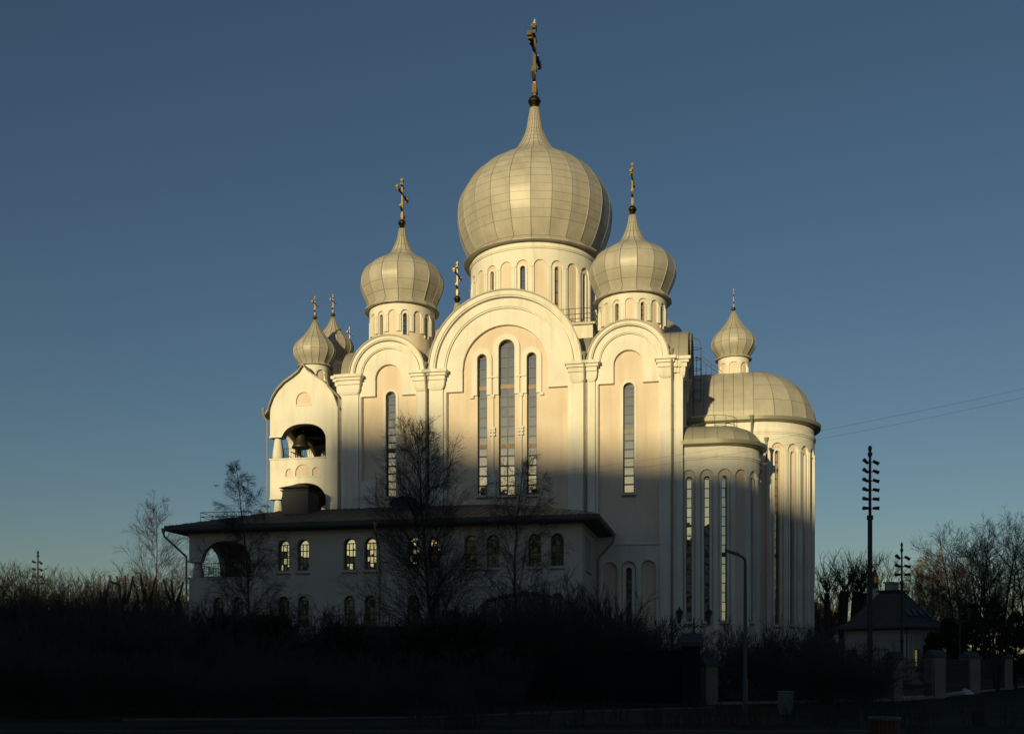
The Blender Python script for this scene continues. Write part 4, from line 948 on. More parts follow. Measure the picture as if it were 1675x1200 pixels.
# crest line of the thicket in the photo: (picture column, height of the crest) at the depth given
def row(u0, u1, n, Y, crest, jit=1.5, vj=(-12, 26)):
    out = []
    for i in range(n):
        u = u0 + (u1 - u0) * (i + rg.uniform(0.2, 0.8)) / n; y = Y + rg.uniform(-jit, jit)
        for (ua, va), (ub, vb) in zip(crest, crest[1:]):
            if ua <= u <= ub: v = va + (vb - va) * (u - ua) / (ub - ua)
        out.append((round(X(u, y), 2), round(y, 2), round(max(0.8, Zt(v + rg.uniform(*vj), y)), 2)))
    return out
c_back = [(-60, 950), (120, 962), (200, 975), (300, 985), (420, 985), (520, 1000), (600, 1010), (700, 1010), (800, 985), (860, 955), (940, 950), (1000, 962), (1060, 995), (1120, 1010), (1400, 1020)]
shrubs('tall_shrub', 'tall_bare_shrub', row(-40, 300, 13, 62, c_back, 3), 'tall bare shrub in the dark thicket at the left edge, left of the two-storey wing', 'tall shrubs of the left thicket', seed=3)
shrubs('bare_shrub', 'bare_shrub', row(290, 620, 12, 58, c_back, 2), 'bare shrub in the dark thicket below the left half of the two-storey wing', 'shrubs in front of the left half of the wing', seed=4)
shrubs('bare_shrub', 'bare_shrub', row(620, 1100, 24, 56, c_back, 3), 'bare shrub in the dark thicket between the big birch and the lantern pillar', 'shrubs right of the big birch', seed=5)
c_mid = [(-60, 985), (200, 1000), (400, 1030), (700, 1060), (900, 1050), (1100, 1060)]
shrubs('bare_shrub', 'bare_shrub', row(-30, 500, 16, 47, c_mid, 2), 'bare shrub in the middle row of the black thicket at lower left', 'middle row of the left thicket', seed=6)
shrubs('bare_shrub', 'bare_shrub', row(500, 860, 9, 46, c_mid, 2), 'bare shrub in the middle row of the black thicket at lower centre', 'middle row of the centre thicket', seed=7)
c_fr = [(-90, 1040), (300, 1060), (560, 1085), (860, 1105)]
shrubs('bare_shrub', 'bare_shrub', row(-60, 840, 34, 38, c_fr, 3.5), 'low bare shrub in the front row of the black thicket', 'front row of the thicket', seed=8)
shrubs('round_shrub', 'rounded_shrub', [(10.6, 53, 3.3), (11.9, 52, 4.1), (13.4, 54.5, 4.2), (15.0, 52.5, 4.0), (16.4, 55, 3.6)], 'rounded bare shrub with grey twigs behind the iron fence in front of the apses', 'rounded shrubs before the apses', seed=9)
shrubs('round_shrub', 'rounded_shrub', [(14.0, 46.5, 3.1), (15.9, 47.5, 2.9), (15.0, 44.5, 2.3)], 'dense dark shrub left of the fence pillars on the right', 'dark shrubs left of the fence pillars', seed=10)
shrubs('sapling', 'sapling', [(round(rg.uniform(-3, 14.5), 2), round(rg.uniform(28.2, 33.5), 2), round(rg.uniform(0.55, 1.15), 2)) for _ in range(60)], 'thin bare sapling among those along the bottom edge', 'saplings along the bottom edge', 'sapling', seed=11)
# evergreen shrubs (fuzz of short sprays)
def conifer(name, loc, H, Rr, seed, label, group=None, n=5200, cat='conifer', round_=False, m='needle_green'):
    rg = random.Random(seed); root = empty(name, loc, 0, label=label, cat=cat, group=group); tr = Twigs(); cr = Twigs()
    limb(tr, rg, (0, 0, -0.1), (0, 0, 1), H * 0.97, 0.11, 0.01, 8, 0.01, 0)
    n_b = n // 26
    for i in range(n_b):
        t = rg.random() ** 0.8; z = H * (0.06 + 0.9 * t); a = rg.uniform(0, 6.28)
        rad = Rr * ((1 - t) ** 0.75 if not round_ else math.sqrt(max(0, 1 - (t * 1.5 - 0.5) ** 2))) * rg.uniform(0.65, 1.15)
        d = norm((math.cos(a), math.sin(a), rg.uniform(0.1, 0.7)))
        P, D, R = limb(cr, rg, (0, 0, z), d, rad + 0.1, 0.02, 0.006, 5, 0.08, 0.03)
        for j in range(25):
            p, dd, r = pick(P, D, R, rg.uniform(0.2, 1)); limb(cr, rg, p, side(rg, dd, R_(rg.uniform(20, 60))), rg.uniform(0.15, 0.38), 0.035, 0.012, 1, 0.1, 0.0)
    tr.build('trunk', 'bark_dark', root, k=6); cr.build('crown', m, root, k=3); return root
for i, (u, Y, v) in enumerate(((440, 52, 1010), (560, 51, 1030), (690, 50, 1025), (770, 50, 1015), (360, 53, 1015))):
    conifer('evergreen_shrub', (round(X(u, Y), 2), Y, 0), Zt(v, Y), 1.9, 300 + i, 'dark green evergreen shrub buried in the thicket before the wing', 'evergreens in the thicket', 4200, 'shrub', True)

# trees in front of the church
tree('birch_tree', (X(716, 57), 57, 0), 14.7, 11, pw=0.62, up=0.0, n1=120, n2=17, n3=8, spread=0.40, lowest=0.12, ang=(20, 52), droop=0.02, trunk_r=0.15, twig=0.0050, bark='bark_birch', twigm='bark_dark', label='tall bare birch with a dense crown rising in front of the middle windows', s2=0.42)
tree('birch_tree', (X(843, 60), 60, 0), 13.2, 12, pw=0.6, n1=56, n2=14, n3=9, spread=0.36, lowest=0.34, ang=(35, 70), droop=0.07, trunk_r=0.11, twig=0.005, lean=(0.03, 0), bark='bark_birch', twigm='bark_dark', label='thin leaning bare birch with drooping twigs right of the dense birch')
tree('birch_tree', (X(411, 64), 64, 0), 14.2, 13, pw=0.95, n1=80, n2=16, n3=10, spread=0.36, lowest=0.22, ang=(30, 60), droop=0.12, trunk_r=0.10, twig=0.0048, bark='bark_birch', twigm='bark_dark', label='slender weeping birch in front of the arched loggia')
tree('bare_tree', (X(262, 112), 112, 0), 18.6, 14, n1=60, n2=14, n3=6, spread=0.38, lowest=0.12, ang=(30, 58), trunk_r=0.16, twig=0.009, bark='bark_dark', label='bare tree rising behind the left end of the wing, taller of the two')
tree('bare_tree', (X(290, 105), 105, 0), 13.5, 15, n1=50, n2=12, n3=5, spread=0.33, lowest=0.15, ang=(25, 50), trunk_r=0.14, twig=0.009, bark='bark_dark', label='shorter bare tree close to the left corner of the wing')

# pollarded trees; the low sun on the cut stubs is put into their colour
def pollard(loc, H, seed, arms, label):
    rg = random.Random(seed); o = empty('pollarded_tree', loc, 0, label=label, cat='tree', group='pollarded trees left of the wing'); t = Twigs()
    limb(t, rg, (0, 0, -0.1), (0.02, 0, 1), H * 0.76, 0.28, 0.21, 6, 0.02, 0); t2 = Twigs(); t3 = Twigs()
    for i in range(arms):
        a = -1 + 2 * (i + 0.5) / arms; d = norm((a * 0.55, rg.uniform(-0.3, 0.3), 1)); P, D, R = limb(t, rg, (a * 0.25, 0, H * 0.70), d, H * 0.11, 0.14, 0.09, 3, 0.05, 0.12)
        P, D, R = limb(t2, rg, P[-1], D[-1], H * 0.13 * rg.uniform(0.8, 1.1), 0.095, 0.075, 3, 0.04, 0.12)
    for i in range(60):
        z = rg.uniform(0.45, 0.85) * H; a = rg.uniform(0, 6.28); limb(t3, rg, (0.35 * math.cos(a), 0.35 * math.sin(a), z), norm((math.cos(a), math.sin(a), 1.2)), rg.uniform(0.5, 1.4), 0.02, 0.008, 3, 0.1, 0.05)
    t.build('trunk', 'bark_dark', o, k=8); t2.build('cut_branch', 'bark_sunlit', o, k=7); t3.build('crown', 'bark_dark', o, k=3)
for i, (u, v, ar, lb) in enumerate(((168, 927, 2, 'leftmost pollarded tree with two cut stubs coloured as sunlit'), (188, 929, 1, 'pollarded tree with a single upright stub, second from the left'), (203, 929, 3, 'pollarded tree with three close stubs right of the small lamp'), (230, 931, 2, 'pollarded tree with two spread stubs, fourth from the left'), (242, 928, 2, 'pollarded tree half hidden between its neighbours before the bare tree'), (284, 933, 3, 'pollarded tree with three stubs nearest the wing'))):
    Y = 84 + (i % 2) * 3; pollard((X(u, Y), Y, 0), Zt(v, Y), 400 + i, ar, lb)

# far trees
mk('far_tree', 5, H=11.0, stems=16, n2=18, n3=8, spread=0.45, twig=0.013, base_r=0.5, m='twig_brown', wob=0.09, fan=(20, 50))
far_l = [(X(u, Y), Y, Zt(v, Y)) for u, Y, v in ((-25, 92, 925), (0, 96, 935), (18, 90, 950), (40, 95, 945), (66, 90, 952), (85, 96, 938), (104, 92, 948), (124, 94, 942), (146, 90, 950), (160, 98, 950), (185, 94, 955), (212, 98, 952), (235, 95, 948), (255, 93, 945), (275, 97, 950), (298, 92, 958))]
shrubs('far_tree', 'bare_tree', far_l, 'bushy bare tree in the distant brown row at far left', 'distant tree row on the left', 'tree', seed=21)
far_r = [(X(u, Y), Y, Zt(v, Y)) for u, Y, v in ((1350, 128, 925), (1446, 134, 925))]
shrubs('far_tree', 'bare_tree', far_r, 'bare round-headed tree between the great apse and the tall mast', 'trees between apse and mast', 'tree', seed=22)
for i, (u, v) in enumerate(((1349, 968), (1376, 965), (1394, 965), (1407, 968))):
    Y = 112; o = empty('ivy_trunk_tree', (X(u, Y), Y, 0), 0, label='thick dark trunk with a small bare head, %s behind the house' % ('leftmost', 'second', 'third', 'fourth')[i], cat='tree', group='thick dark trunks behind the house')
    rg2 = random.Random(500 + i); t = Twigs(); P, D, R = limb(t, rg2, (0, 0, -0.1), (0, 0, 1), Zt(v, Y), 0.55 if i else 0.4, 0.5 if i else 0.3, 6, 0.03, 0); t.build('trunk', 'bark_dark', o, k=8); c = Twigs()
    for j in range(46):
        a = rg2.uniform(0, 6.28); P2, D2, R2 = limb(c, rg2, P[-1] if rg2.random() < 0.6 else P[-2], norm((math.cos(a) * 0.6, math.sin(a) * 0.6, 1)), rg2.uniform(2, 5.0), 0.04, 0.012, 5, 0.08, 0.04)
        for q in range(8): p3, d3, r3 = pick(P2, D2, R2, rg2.uniform(0.3, 1)); limb(c, rg2, p3, side(rg2, d3, R_(30)), rg2.uniform(0.4, 1.2), 0.016, 0.011, 2, 0.1, 0.03)
    c.build('crown', 'bark_dark', o, k=3)
tree('willow_tree', (X(1522, 118), 118, 0), 13.9, 31, n1=80, n2=14, n3=5, spread=0.42, lowest=0.15, ang=(18, 42), trunk_r=0.25, twig=0.013, bark='bark_dark', twigm='twig_sunlit', label='distant bare tree with twigs coloured as golden-lit, behind the house roof', stems=2)  # golden sunlight put into the twig colour of both willows
tree('willow_tree', (X(1560, 124), 124, 0), 13.0, 32, n1=70, n2=13, n3=5, spread=0.42, lowest=0.15, ang=(18, 42), trunk_r=0.25, twig=0.013, bark='bark_dark', twigm='twig_sunlit', label='distant brown tree half hidden by the big dark multi-stemmed tree', stems=2)
tree('lime_tree', (X(1628, 70), 70, 0), 11.2, 33, n1=100, n2=10, n3=4, spread=0.40, lowest=0.28, ang=(25, 55), trunk_r=0.14, twig=0.0075, bark='bark_dark', label='big dark multi-stemmed bare tree behind the fence at the right edge', stems=6, lean=(-0.02, 0))
tree('lime_tree', (X(1585, 82), 82, 0), 12.6, 34, n1=52, n2=12, n3=5, spread=0.46, lowest=0.26, ang=(25, 58), trunk_r=0.18, twig=0.008, bark='bark_dark', label='dark bare tree with a wide crown left of the multi-stemmed one', stems=3, lean=(-0.04, 0))
tree('lime_tree', (X(1690, 75), 75, 0), 12.4, 35, n1=44, n2=10, n3=4, spread=0.40, lowest=0.25, ang=(25, 55), trunk_r=0.18, twig=0.008, bark='bark_dark', label='dark bare tree cut off by the right edge of the photo', stems=3)
for i, (u, Y, v, r, lb) in enumerate(((1553, 72, 1010, 1.9, 'dark conifer in front of the right end of the house'), (1590, 74, 985, 2.1, 'dark pointed conifer below the wide bare crown'), (1625, 78, 975, 2.3, 'tallest dark conifer behind the multi-stemmed tree'), (1662, 76, 1000, 2.3, 'dark conifer at the right edge behind the fence'), (1526, 71, 1035, 1.1, 'small dark conifer beside the house wall'))):
    conifer('conifer', (X(u, Y), Y, 0), Zt(v, Y), r, 600 + i, lb, 'conifers by the house', 5200)

# ---------------------------------------------------------------- floodlight masts
def mast(loc, H, rows, label, r=0.16, rowgap=0.62):
    o = empty('floodlight_mast', loc, 0, label=label, cat='light mast', group='floodlight masts'); zt = H - rows * rowgap - 1.3
    p = MB(); p.lathe(0, 0, [(r * 1.6, 0), (r * 1.6, 0.8), (r, 1.0), (r * 0.9, zt), (r * 1.25, zt + 0.02), (r * 1.25, zt + 0.3), (r * 0.6, zt + 0.32), (r * 0.5, H - 0.75), (r * 0.9, H - 0.7), (r * 0.95, H - 0.5), (r * 0.45, H - 0.45), (r * 0.8, H - 0.25), (r * 0.7, H - 0.1), (0.01, H)], 12)
    for z in (zt * 0.45, zt * 0.72): p.lathe(0, 0, [(r, z), (r * 1.25, z + 0.02), (r * 1.25, z + 0.16), (r, z + 0.18)], 12)
    p.build('pole', 'black_iron', o)
    for i in range(rows):
        z = zt + 0.75 + i * rowgap; tl = 0.12 + 0.16 * i / max(1, rows - 1) * 3 / 2
        for sg in (-1, 1):
            h = MB(); a = Vector((sg * 0.06, -0.02, z)); b = Vector((sg * 0.27, -0.14, z + 0.02)); h.bar(a, b, 0.03, k=5)
            dv = Vector((sg * 0.8, -0.45, (0.05 - 0.55 * i / max(1, rows - 1)) if sg < 0 else (-0.05 - 0.5 * i / max(1, rows - 1)))).normalized(); dv = dv if sg > 0 else Vector((dv.x, dv.y, -dv.z)); c = b + Vector((sg * 0.02, 0, 0))
            h.bar(c - dv * 0.14, c + dv * 0.28, 0.10, k=10, r2=0.12); h.bar(c + dv * 0.24, c + dv * 0.27, 0.14, k=10); h.build('floodlight', 'black_iron', o)
    return o
mast((X(1423, 70), 70, 0), 16.5, 6, 'tallest floodlight mast with six pairs of lamps, right of the church', 0.17, 0.62)
mast((X(1475, 76), 76, 0), 10.7, 3, 'shorter mast with three pairs of lamps in front of the house', 0.11, 0.62)
mast((X(62, 110), 110, 0), 13.8, 4, 'distant floodlight mast with four pairs of lamps at far left', 0.15, 0.75)
def street_lamp(loc, H, arm, label, sc_=1.0):
    o = empty('street_lamp', loc, 0, label=label, cat='street lamp', group='street lamps'); p = MB()
    p.lathe(0, 0, [(0.11 * sc_, 0), (0.10 * sc_, 1.2), (0.075 * sc_, 1.25), (0.055 * sc_, H - 0.25)], 12)
    pts = [(0, 0, H - 0.3), (0, 0, H - 0.12), (-arm * 0.12, 0, H - 0.02), (-arm * 0.35, 0, H + 0.06), (-arm, 0, H + 0.22)]; p.path(pts, 0.05 * sc_); p.build('pole', 'lamp_grey', o)
    h = MB(); h.hexa([(-arm - 0.10, -0.07, H + 0.20), (-arm * 0.35, -0.06, H + 0.02), (-arm * 0.35, 0.06, H + 0.02), (-arm - 0.10, 0.07, H + 0.20), (-arm - 0.13, -0.05, H + 0.30), (-arm * 0.35, -0.05, H + 0.14), (-arm * 0.35, 0.05, H + 0.14), (-arm - 0.13, 0.05, H + 0.30)])
    h.build('lamp_head', 'lamp_grey', o); return o
street_lamp((X(1219, 38), 38, 0), 5.7, 0.62, 'grey street lamp with a short arm to the left, in front of the side apse')
street_lamp((X(196, 80), 80, 0), 7.9, 0.7, 'small distant street lamp among the pollarded trees', 1.6)

# ---------------------------------------------------------------- gate pillar, lanterns, fences
def twin_lantern(loc, z, label, sc_=1.0, pole=0.0, rz=0):
    o = empty('twin_lantern', (loc[0], loc[1], z), rz, label=label, cat='lantern', group='twin lanterns'); o.scale = (sc_,) * 3; p = MB()
    if pole: p.lathe(0, 0, [(0.09, -pole), (0.09, -pole + 0.6), (0.05, -pole + 0.8), (0.04, 0)], 8)
    p.lathe(0, 0, [(0.05, 0), (0.06, 0.03), (0.035, 0.08), (0.03, 0.30), (0.05, 0.33), (0.03, 0.38), (0.02, 0.5), (0.035, 0.54), (0.0, 0.62)], 8)
    for sg in (-1, 1):
        p.path([(sg * 0.02, 0, 0.22), (sg * 0.14, 0, 0.30), (sg * 0.26, 0, 0.24), (sg * 0.38, 0, 0.20), (sg * 0.5, 0, 0.26), (sg * 0.55, 0, 0.36)], 0.018, k=6)
        for cx, cz, rr in ((0.16, 0.21, 0.075), (0.33, 0.28, 0.06)):
            p.path([(sg * (cx + rr * (1 - q / 16) * math.cos(q * 0.6)), 0, cz + rr * (1 - q / 16) * math.sin(q * 0.6)) for q in range(13)], 0.013, k=5)
    p.build('bracket', 'black_iron', o)
    for sg in (-1, 1):
        l = MB(); x = sg * 0.55; zb = 0.38; l.lathe(x, 0, [(0.0, zb - 0.02), (0.05, zb), (0.06, zb + 0.03), (0.02, zb + 0.04)], 8)
        for i in range(6):
            q = i * PI / 3; l.bar((x + 0.065 * math.cos(q), 0.065 * math.sin(q), zb + 0.03), (x + 0.13 * math.cos(q), 0.13 * math.sin(q), zb + 0.38), 0.009, k=4)
        l.lathe(x, 0, [(0.15, zb + 0.38), (0.175, zb + 0.40), (0.10, zb + 0.49), (0.06, zb + 0.51), (0.06, zb + 0.54), (0.02, zb + 0.57), (0.025, zb + 0.61), (0.0, zb + 0.66)], 6); h = l.build('lantern', 'black_iron', o)
        g = MB(); g.lathe(x, 0, [(0.055, zb + 0.035), (0.12, zb + 0.375)], 6); g.build('lantern_glass', 'lantern_glass', h)
YG = 44.0; XG = X(1131, YG)
gp_ = empty('gate_pillar', (XG, YG, 0), R_(-8), label='dark square gate pillar with a hipped cap carrying the twin lanterns', cat='pillar', group='pillars of the churchyard fence')
p = MB(); p.box(-0.36, 0.36, -0.36, 0.36, 0, 2.55); p.build('shaft', 'dark_fence', gp_)
p = MB(); p.box(-0.46, 0.46, -0.46, 0.46, 2.55, 2.68); p.hexa([(-0.5, -0.5, 2.68), (0.5, -0.5, 2.68), (0.5, 0.5, 2.68), (-0.5, 0.5, 2.68), (-0.42, -0.06, 3.1), (0.42, -0.06, 3.1), (0.42, 0.06, 3.1), (-0.42, 0.06, 3.1)]); p.build('cap', 'house_roof', gp_)
twin_lantern((X(1135, YG), YG), 3.1, 'pair of black lanterns on scrolled arms standing on the gate pillar', 1.12)
twin_lantern((X(1003, 66), 66), 4.1, 'small twin lantern half lost in the shrubs before the main corner', 0.9, pole=4.1)
twin_lantern((X(1570, 68), 68), 4.3, 'distant twin lantern on a pole in front of the conifers', 1.25, pole=3.5, rz=R_(10))
def pillar(x, y, h, w_, label, rz):
    o = empty('fence_pillar', (x, y, 0), rz, label=label, cat='pillar', group='pillars of the churchyard fence'); p = MB(); p.box(-w_ / 2, w_ / 2, -w_ / 2, w_ / 2, 0, h - 0.38); p.build('shaft', 'pillar_plaster', o)
    e = w_ / 2 + 0.09; q = MB(); q.hexa([(-e, -e, h - 0.38), (e, -e, h - 0.38), (e, e, h - 0.38), (-e, e, h - 0.38), (-e + 0.02, -0.05, h), (e - 0.02, -0.05, h), (e - 0.02, 0.05, h), (-e + 0.02, 0.05, h)]); q.build('cap', 'house_roof', o)
pil = [(X(1158, 45.7), 45.7, 2.1, 0.62, 'short plastered pillar right beside the dark gate pillar'), (X(1462, 50.5), 50.5, 2.4, 0.6, 'plastered fence pillar left of the house, edged by the dark shrub'), (X(1529, 54.6), 54.6, 2.55, 0.75, 'plastered fence pillar with a pitched cap, in front of the house wall'), (X(1587, 63.7), 63.7, 2.55, 0.8, 'plastered fence pillar below the distant twin lantern'), (X(1642, 73), 73, 2.55, 0.8, 'plastered fence pillar behind the multi-stemmed tree'), (X(1680, 82), 82, 2.6, 0.8, 'plastered fence pillar at the very right edge')]
for x, y, h, w_, lb in pil: pillar(x, y, h, w_, lb, R_(25))
def fence(a, b, h, label, sp=0.13, r=0.011):
    o = empty('iron_fence', (a[0], a[1], 0), math.atan2(b[1] - a[1], b[0] - a[0]), label=label, cat='fence', group='iron fence panels'); L = math.hypot(b[0] - a[0], b[1] - a[1]); p = MB()
    p.box(0.35, L - 0.35, -0.15, 0.15, 0, 0.12); p.build('plinth', 'pillar_plaster', o); p = MB()
    for z in (0.28, 0.62, h - 0.45, h - 0.12): p.bar((0.35, 0, z), (L - 0.35, 0, z), 0.018, k=4)
    p.build('rail', 'black_iron', o); p = MB(); n = int((L - 0.8) / sp)
    for i in range(n + 1):
        x = 0.4 + i * (L - 0.8) / n; p.bar((x, 0, 0.2), (x, 0, h), r, k=4); p.bar((x, 0, h), (x, 0, h + 0.08), r * 1.6, k=4, r2=0.002)
        if i < n: p.bar((x + sp / 2, 0, 0.2), (x + sp / 2, 0, 0.8), r, k=4)
    p.build('baluster', 'black_iron', o)
lbs = ['long iron fence running from the short pillar behind the street lamp', 'iron fence panel in front of the house wall', 'iron fence panel between the two widest-set pillars', 'iron fence panel under the conifers', 'iron fence panel at the right edge']
for (p0, p1, lb) in zip(pil, pil[1:], lbs): fence(p0, p1, 2.0, lb)
gt = empty('gate_or_screen', (X(1121, 44), 44.0, 0), math.atan2(7.0, -8.5), label='black close-boarded gate and fence left of the lantern pillar', cat='gate')
p = MB()
for i in range(84): p.box(0.1 + i * 0.13, 0.215 + i * 0.13, -0.02, 0.02, 0.08, 2.3)
p.build('boards', 'dark_fence', gt); p = MB(); p.box(0.05, 11.1, -0.05, 0.05, 2.3, 2.38); p.box(0.05, 11.1, 0.03, 0.07, 0.5, 0.6); p.build('rail', 'dark_fence', gt)
gt2 = empty('gate_or_screen', (X(860, 53), 53.0, 0), PI, label='black board screen added to keep the thicket dark below the wing', cat='fence'); p = MB()  # added dark screen, hides the wall foot so the shrubs stay black
for i in range(190): p.box(0.1 + i * 0.16, 0.245 + i * 0.16, -0.02, 0.02, 0.05, 2.2)
p.build('boards', 'dark_fence', gt2)
p = MB(); p.box(0, 30.5, -0.05, 0.05, 2.2, 2.27); p.build('rail', 'dark_fence', gt2)

# ---------------------------------------------------------------- house on the right
hx, hy = X(1484, 84), 84
ho_ = empty('house', (hx, hy, 0), R_(42), label='low house with a hipped mansard roof and skylights behind the fence at right', cat='house')
# local: -x face looks left-front, -y face looks right-front
A, B = 5.6, 5.8
p = MB(); hz = 4.75
plate(p, lambda x, z, d: (x, d, z), 0, B, 0, hz, [rect(1.3, 2.3, 1.1, 3.0), rect(3.6, 4.6, 1.1, 3.0)], 0, 0.3, 5)
plate(p, lambda x, z, d: (d, -x, z), -A, 0, 0, hz, [rect(-5.4, -4.4, 1.1, 3), rect(-2.6, -1.6, 1.1, 3)], 0, 0.3, 5)
p.box(0.3, B, 0.3, A, 0, hz); p.build('wall', 'house_wall', ho_)
for x in (0.05, 0.65, 2.75, 5.2):
    p = MB(); p.box(x, x + 0.35, -0.1, -0.002, 0.5, hz - 0.5); p.build('pilaster', 'house_white', ho_)
for y in (0.1, 3.1, 6.1):
    p = MB(); p.box(-0.1, -0.002, y, y + 0.35, 0.5, hz - 0.5); p.build('pilaster', 'house_white', ho_)
for x in (1.3, 3.6):
    q = MB(); q.box(x, x + 1, 0.2, 0.24, 1.1, 3.0); o_ = q.build('window', 'frame_brown', ho_); q = MB(); q.box(x + 0.07, x + 0.47, 0.17, 0.199, 1.17, 2.93); q.box(x + 0.53, x + 0.93, 0.17, 0.199, 1.17, 2.93); q.build('pane', 'annex_glass', o_)
for y in (1.6, 4.4):
    q = MB(); q.box(0.2, 0.24, y, y + 1, 1.1, 3.0); o_ = q.build('window', 'frame_brown', ho_); q = MB(); q.box(0.17, 0.199, y + 0.07, y + 0.93, 1.17, 2.93); q.build('pane', 'annex_glass', o_)
p = MB(); lv = [(-0.7, hz - 0.05), (-0.65, hz + 0.12), (0.0, hz + 0.42), (0.4, hz + 0.85), (0.9, hz + 1.5), (1.5, hz + 2.3), (2.1, hz + 3.1)]
for (i0, z0), (i1, z1) in zip(lv, lv[1:]):
    q0 = [(i0, i0, z0), (B - i0, i0, z0), (B - i0, A - i0, z0), (i0, A - i0, z0)]; q1 = [(i1, i1, z1), (B - i1, i1, z1), (B - i1, A - i1, z1), (i1, A - i1, z1)]
    for k_ in range(4): j = (k_ + 1) % 4; p.face([q0[k_], q0[j], q1[j], q1[k_]])
p.face([(2.1, 2.1, hz + 3.1), (B - 2.1, 2.1, hz + 3.1), (B - 2.1, A - 2.1, hz + 3.1), (2.1, A - 2.1, hz + 3.1)])
p.box(1.85, B - 1.85, 1.85, A - 1.85, hz + 3.1, hz + 3.25); p.face([(-0.7, -0.7, hz - 0.05), (-0.7, A + 0.7, hz - 0.05), (B + 0.7, A + 0.7, hz - 0.05), (B + 0.7, -0.7, hz - 0.05)]); rf_ = p.build('roof', 'house_roof', ho_)
p = MB(); p.box(2.3, 3.6, 2.6, 3.2, hz + 2.6, hz + 3.85); p.box(2.2, 3.7, 2.5, 3.3, hz + 3.85, hz + 3.97); p.build('chimney', 'house_wall', rf_)
for x in (1.2, 2.3, 3.4, 4.5):
    q = MB(); a, b = (0.46, hz + 0.95), (0.9, hz + 1.52)
    q.hexa([(x, a[0], a[1]), (x + 0.5, a[0], a[1]), (x + 0.5, b[0], b[1]), (x, b[0], b[1]), (x, a[0] - 0.07, a[1] + 0.07), (x + 0.5, a[0] - 0.07, a[1] + 0.07), (x + 0.5, b[0] - 0.07, b[1] + 0.07), (x, b[0] - 0.07, b[1] + 0.07)]); q.build('skylight', 'lamp_grey', rf_)
shed = empty('shed', (X(1352, 92), 92, 0), 0, label='low dark outbuilding between the great apse and the house', cat='outbuilding')
p = MB(); p.box(-1.0, 4, 0, 6, 0, 3.1); p.build('wall', 'house_wall', shed); p = MB(); p.hexa([(-1.3, -0.4, 3.1), (4.4, -0.4, 3.1), (4.4, 6.4, 3.1), (-1.3, 6.4, 3.1), (0, 2.8, 4.1), (3, 2.8, 4.1), (3, 3.2, 4.1), (0, 3.2, 4.1)]); p.build('roof', 'house_roof', shed)
gc = empty('gilded_turret', (X(1431, 108), 108, 0), 0, label='tiny gilded turret with a cross glinting behind the house roof', cat='turret')
p = MB(); p.lathe(0, 0, [(0.9, 0), (0.8, 9.0), (0.35, 9.6)], 12); p.build('tower', 'house_wall', gc)
p = MB(); p.lathe(0, 0, [(0.35, 9.6), (0.42, 10.2), (0.40, 10.8), (0.2, 11.3), (0.05, 11.6)], 12); p.box(-0.03, 0.03, -0.03, 0.03, 11.5, 12.6); p.box(-0.3, 0.3, -0.03, 0.03, 12.1, 12.2); p.build('cupola', 'gold', gc)
fb = empty('apartment_building', (X(1322, 260), 260, 0), 0, label='distant yellow sunlit building seen past the great apse', cat='building')
p = MB(); p.box(0, 9, 0, 12, 0, 15.5); p.box(1, 5, 2, 8, 15.5, 17.2); p.build('wall', 'far_yellow', fb)
for i in range(3):
    for j in range(5): q = MB(); q.box(1 + i * 2.8, 2.3 + i * 2.8, -0.06, 0.05, 1.5 + j * 2.9, 3.1 + j * 2.9); q.build('window', 'frame_brown', fb)

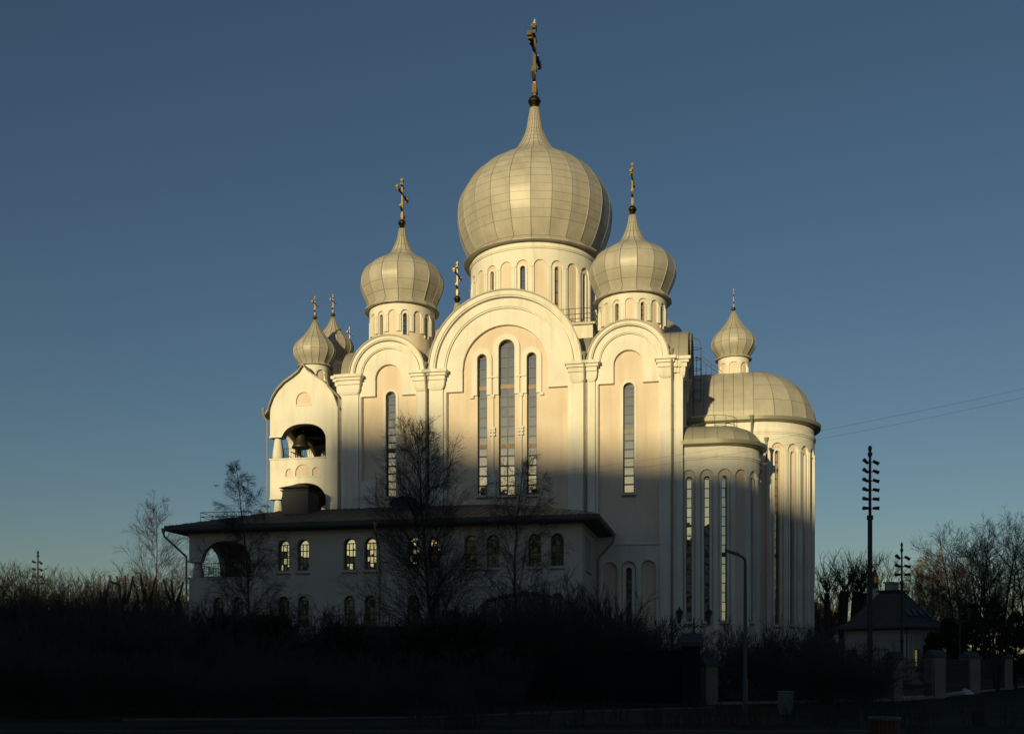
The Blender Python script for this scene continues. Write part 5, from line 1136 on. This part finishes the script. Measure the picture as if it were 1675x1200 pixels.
# ---------------------------------------------------------------- small things
cb = empty('utility_cabinet', (X(1285, 37.5), 37.5, 0), R_(-12), label='grey-green utility cabinet on the grass left of the bin', cat='cabinet')
p = MB(); p.box(-0.26, 0.26, -0.18, 0.18, 0.12, 0.78); p.box(-0.24, 0.24, -0.16, 0.16, 0, 0.119); p.build('body', 'cabinet', cb)
p = MB(); p.box(-0.235, 0.235, -0.2, -0.182, 0.16, 0.74); p.bar((0.18, -0.21, 0.45), (0.18, -0.2, 0.45), 0.02); p.build('door', 'cabinet', cb); p = MB(); p.box(-0.3, 0.3, -0.22, 0.22, 0.78, 0.82); p.build('lid', 'cabinet', cb)
tb = empty('litter_bin', (X(1447, 21.5), 21.5, 0), 0, label='round wooden-slatted litter bin at the bottom edge', cat='bin')
for i in range(22):
    a = 2 * PI * i / 22; s = MB(); c, n_ = math.cos(a), math.sin(a); rr = 0.30
    P_ = lambda r, t, z: (r * c - t * n_, r * n_ + t * c, z)
    s.hexa([P_(rr - 0.02, -0.036, 0.05), P_(rr, -0.036, 0.05), P_(rr, 0.036, 0.05), P_(rr - 0.02, 0.036, 0.05), P_(rr - 0.02, -0.036, 0.66), P_(rr, -0.036, 0.66), P_(rr, 0.036, 0.66), P_(rr - 0.02, 0.036, 0.66)])
    s.build('slat', 'wood_slat', tb)
p = MB(); p.lathe(0, 0, [(0.27, 0.02), (0.27, 0.69), (0.315, 0.70), (0.32, 0.66), (0.315, 0.64)], 28); p.build('rim', 'lamp_grey', tb)
for i, (u, Y, r) in enumerate(((1478, 56, 0.5), (1506, 57, 0.55), (1556, 62, 0.9))):
    s = MB(); rg3 = random.Random(i); n = 18; prof = [(1.0, 0.0), (0.8, 0.35), (0.5, 0.55), (0.2, 0.62), (0.01, 0.63)]; s.lathe(0, 0, [(a * r, b * 0.7) for a, b in prof], n)
    s.v = [(x * (1 + 0.15 * math.sin(3 * math.atan2(y, x) + i)) * 1.3, y, z) for x, y, z in s.v]; o = s.build('snow_heap', 'snow', smooth=True); o.location = (X(u, Y), Y, 0)
    tag(o, ('small dirty snow heap behind the left end of the house fence panel', 'upright snow heap behind the middle of the house fence panel', 'wide flat snow heap behind the second fence panel')[i], 'snow heap', 'snow heaps')
def wire(a, b, sag, r, label):
    p = MB(); n = 24; pts = []
    for i in range(n + 1):
        t = i / n; q = Vector(a).lerp(Vector(b), t); pts.append((q.x, q.y, q.z - sag * 4 * t * (1 - t)))
    p.path(pts, r, k=4); o = p.build('overhead_wire', 'rail_iron'); tag(o, label, 'wire')
wire(W(0.5, -0.3, 18.0), (31.5, 60, 18.1), 0.6, 0.0055, 'upper overhead wire running from the facade past the great apse to the right edge')
wire(W(0.5, -0.3, 17.6), (31.5, 60, 17.6), 0.7, 0.0055, 'lower overhead wire running from the facade past the great apse to the right edge')
up_ = empty('utility_pole', (31.5, 60, 0), 0, label='tall bare wire pole just outside the right edge', cat='pole')
p = MB(); p.lathe(0, 0, [(0.2, 0), (0.17, 6), (0.11, 18.5), (0.01, 18.55)], 12); p.build('pole', 'lamp_grey', up_)
p = MB(); p.box(-0.5, 0.5, -0.05, 0.05, 18.05, 18.15); p.box(-0.5, 0.5, -0.05, 0.05, 17.55, 17.65); p.build('crossarm', 'lamp_grey', up_)
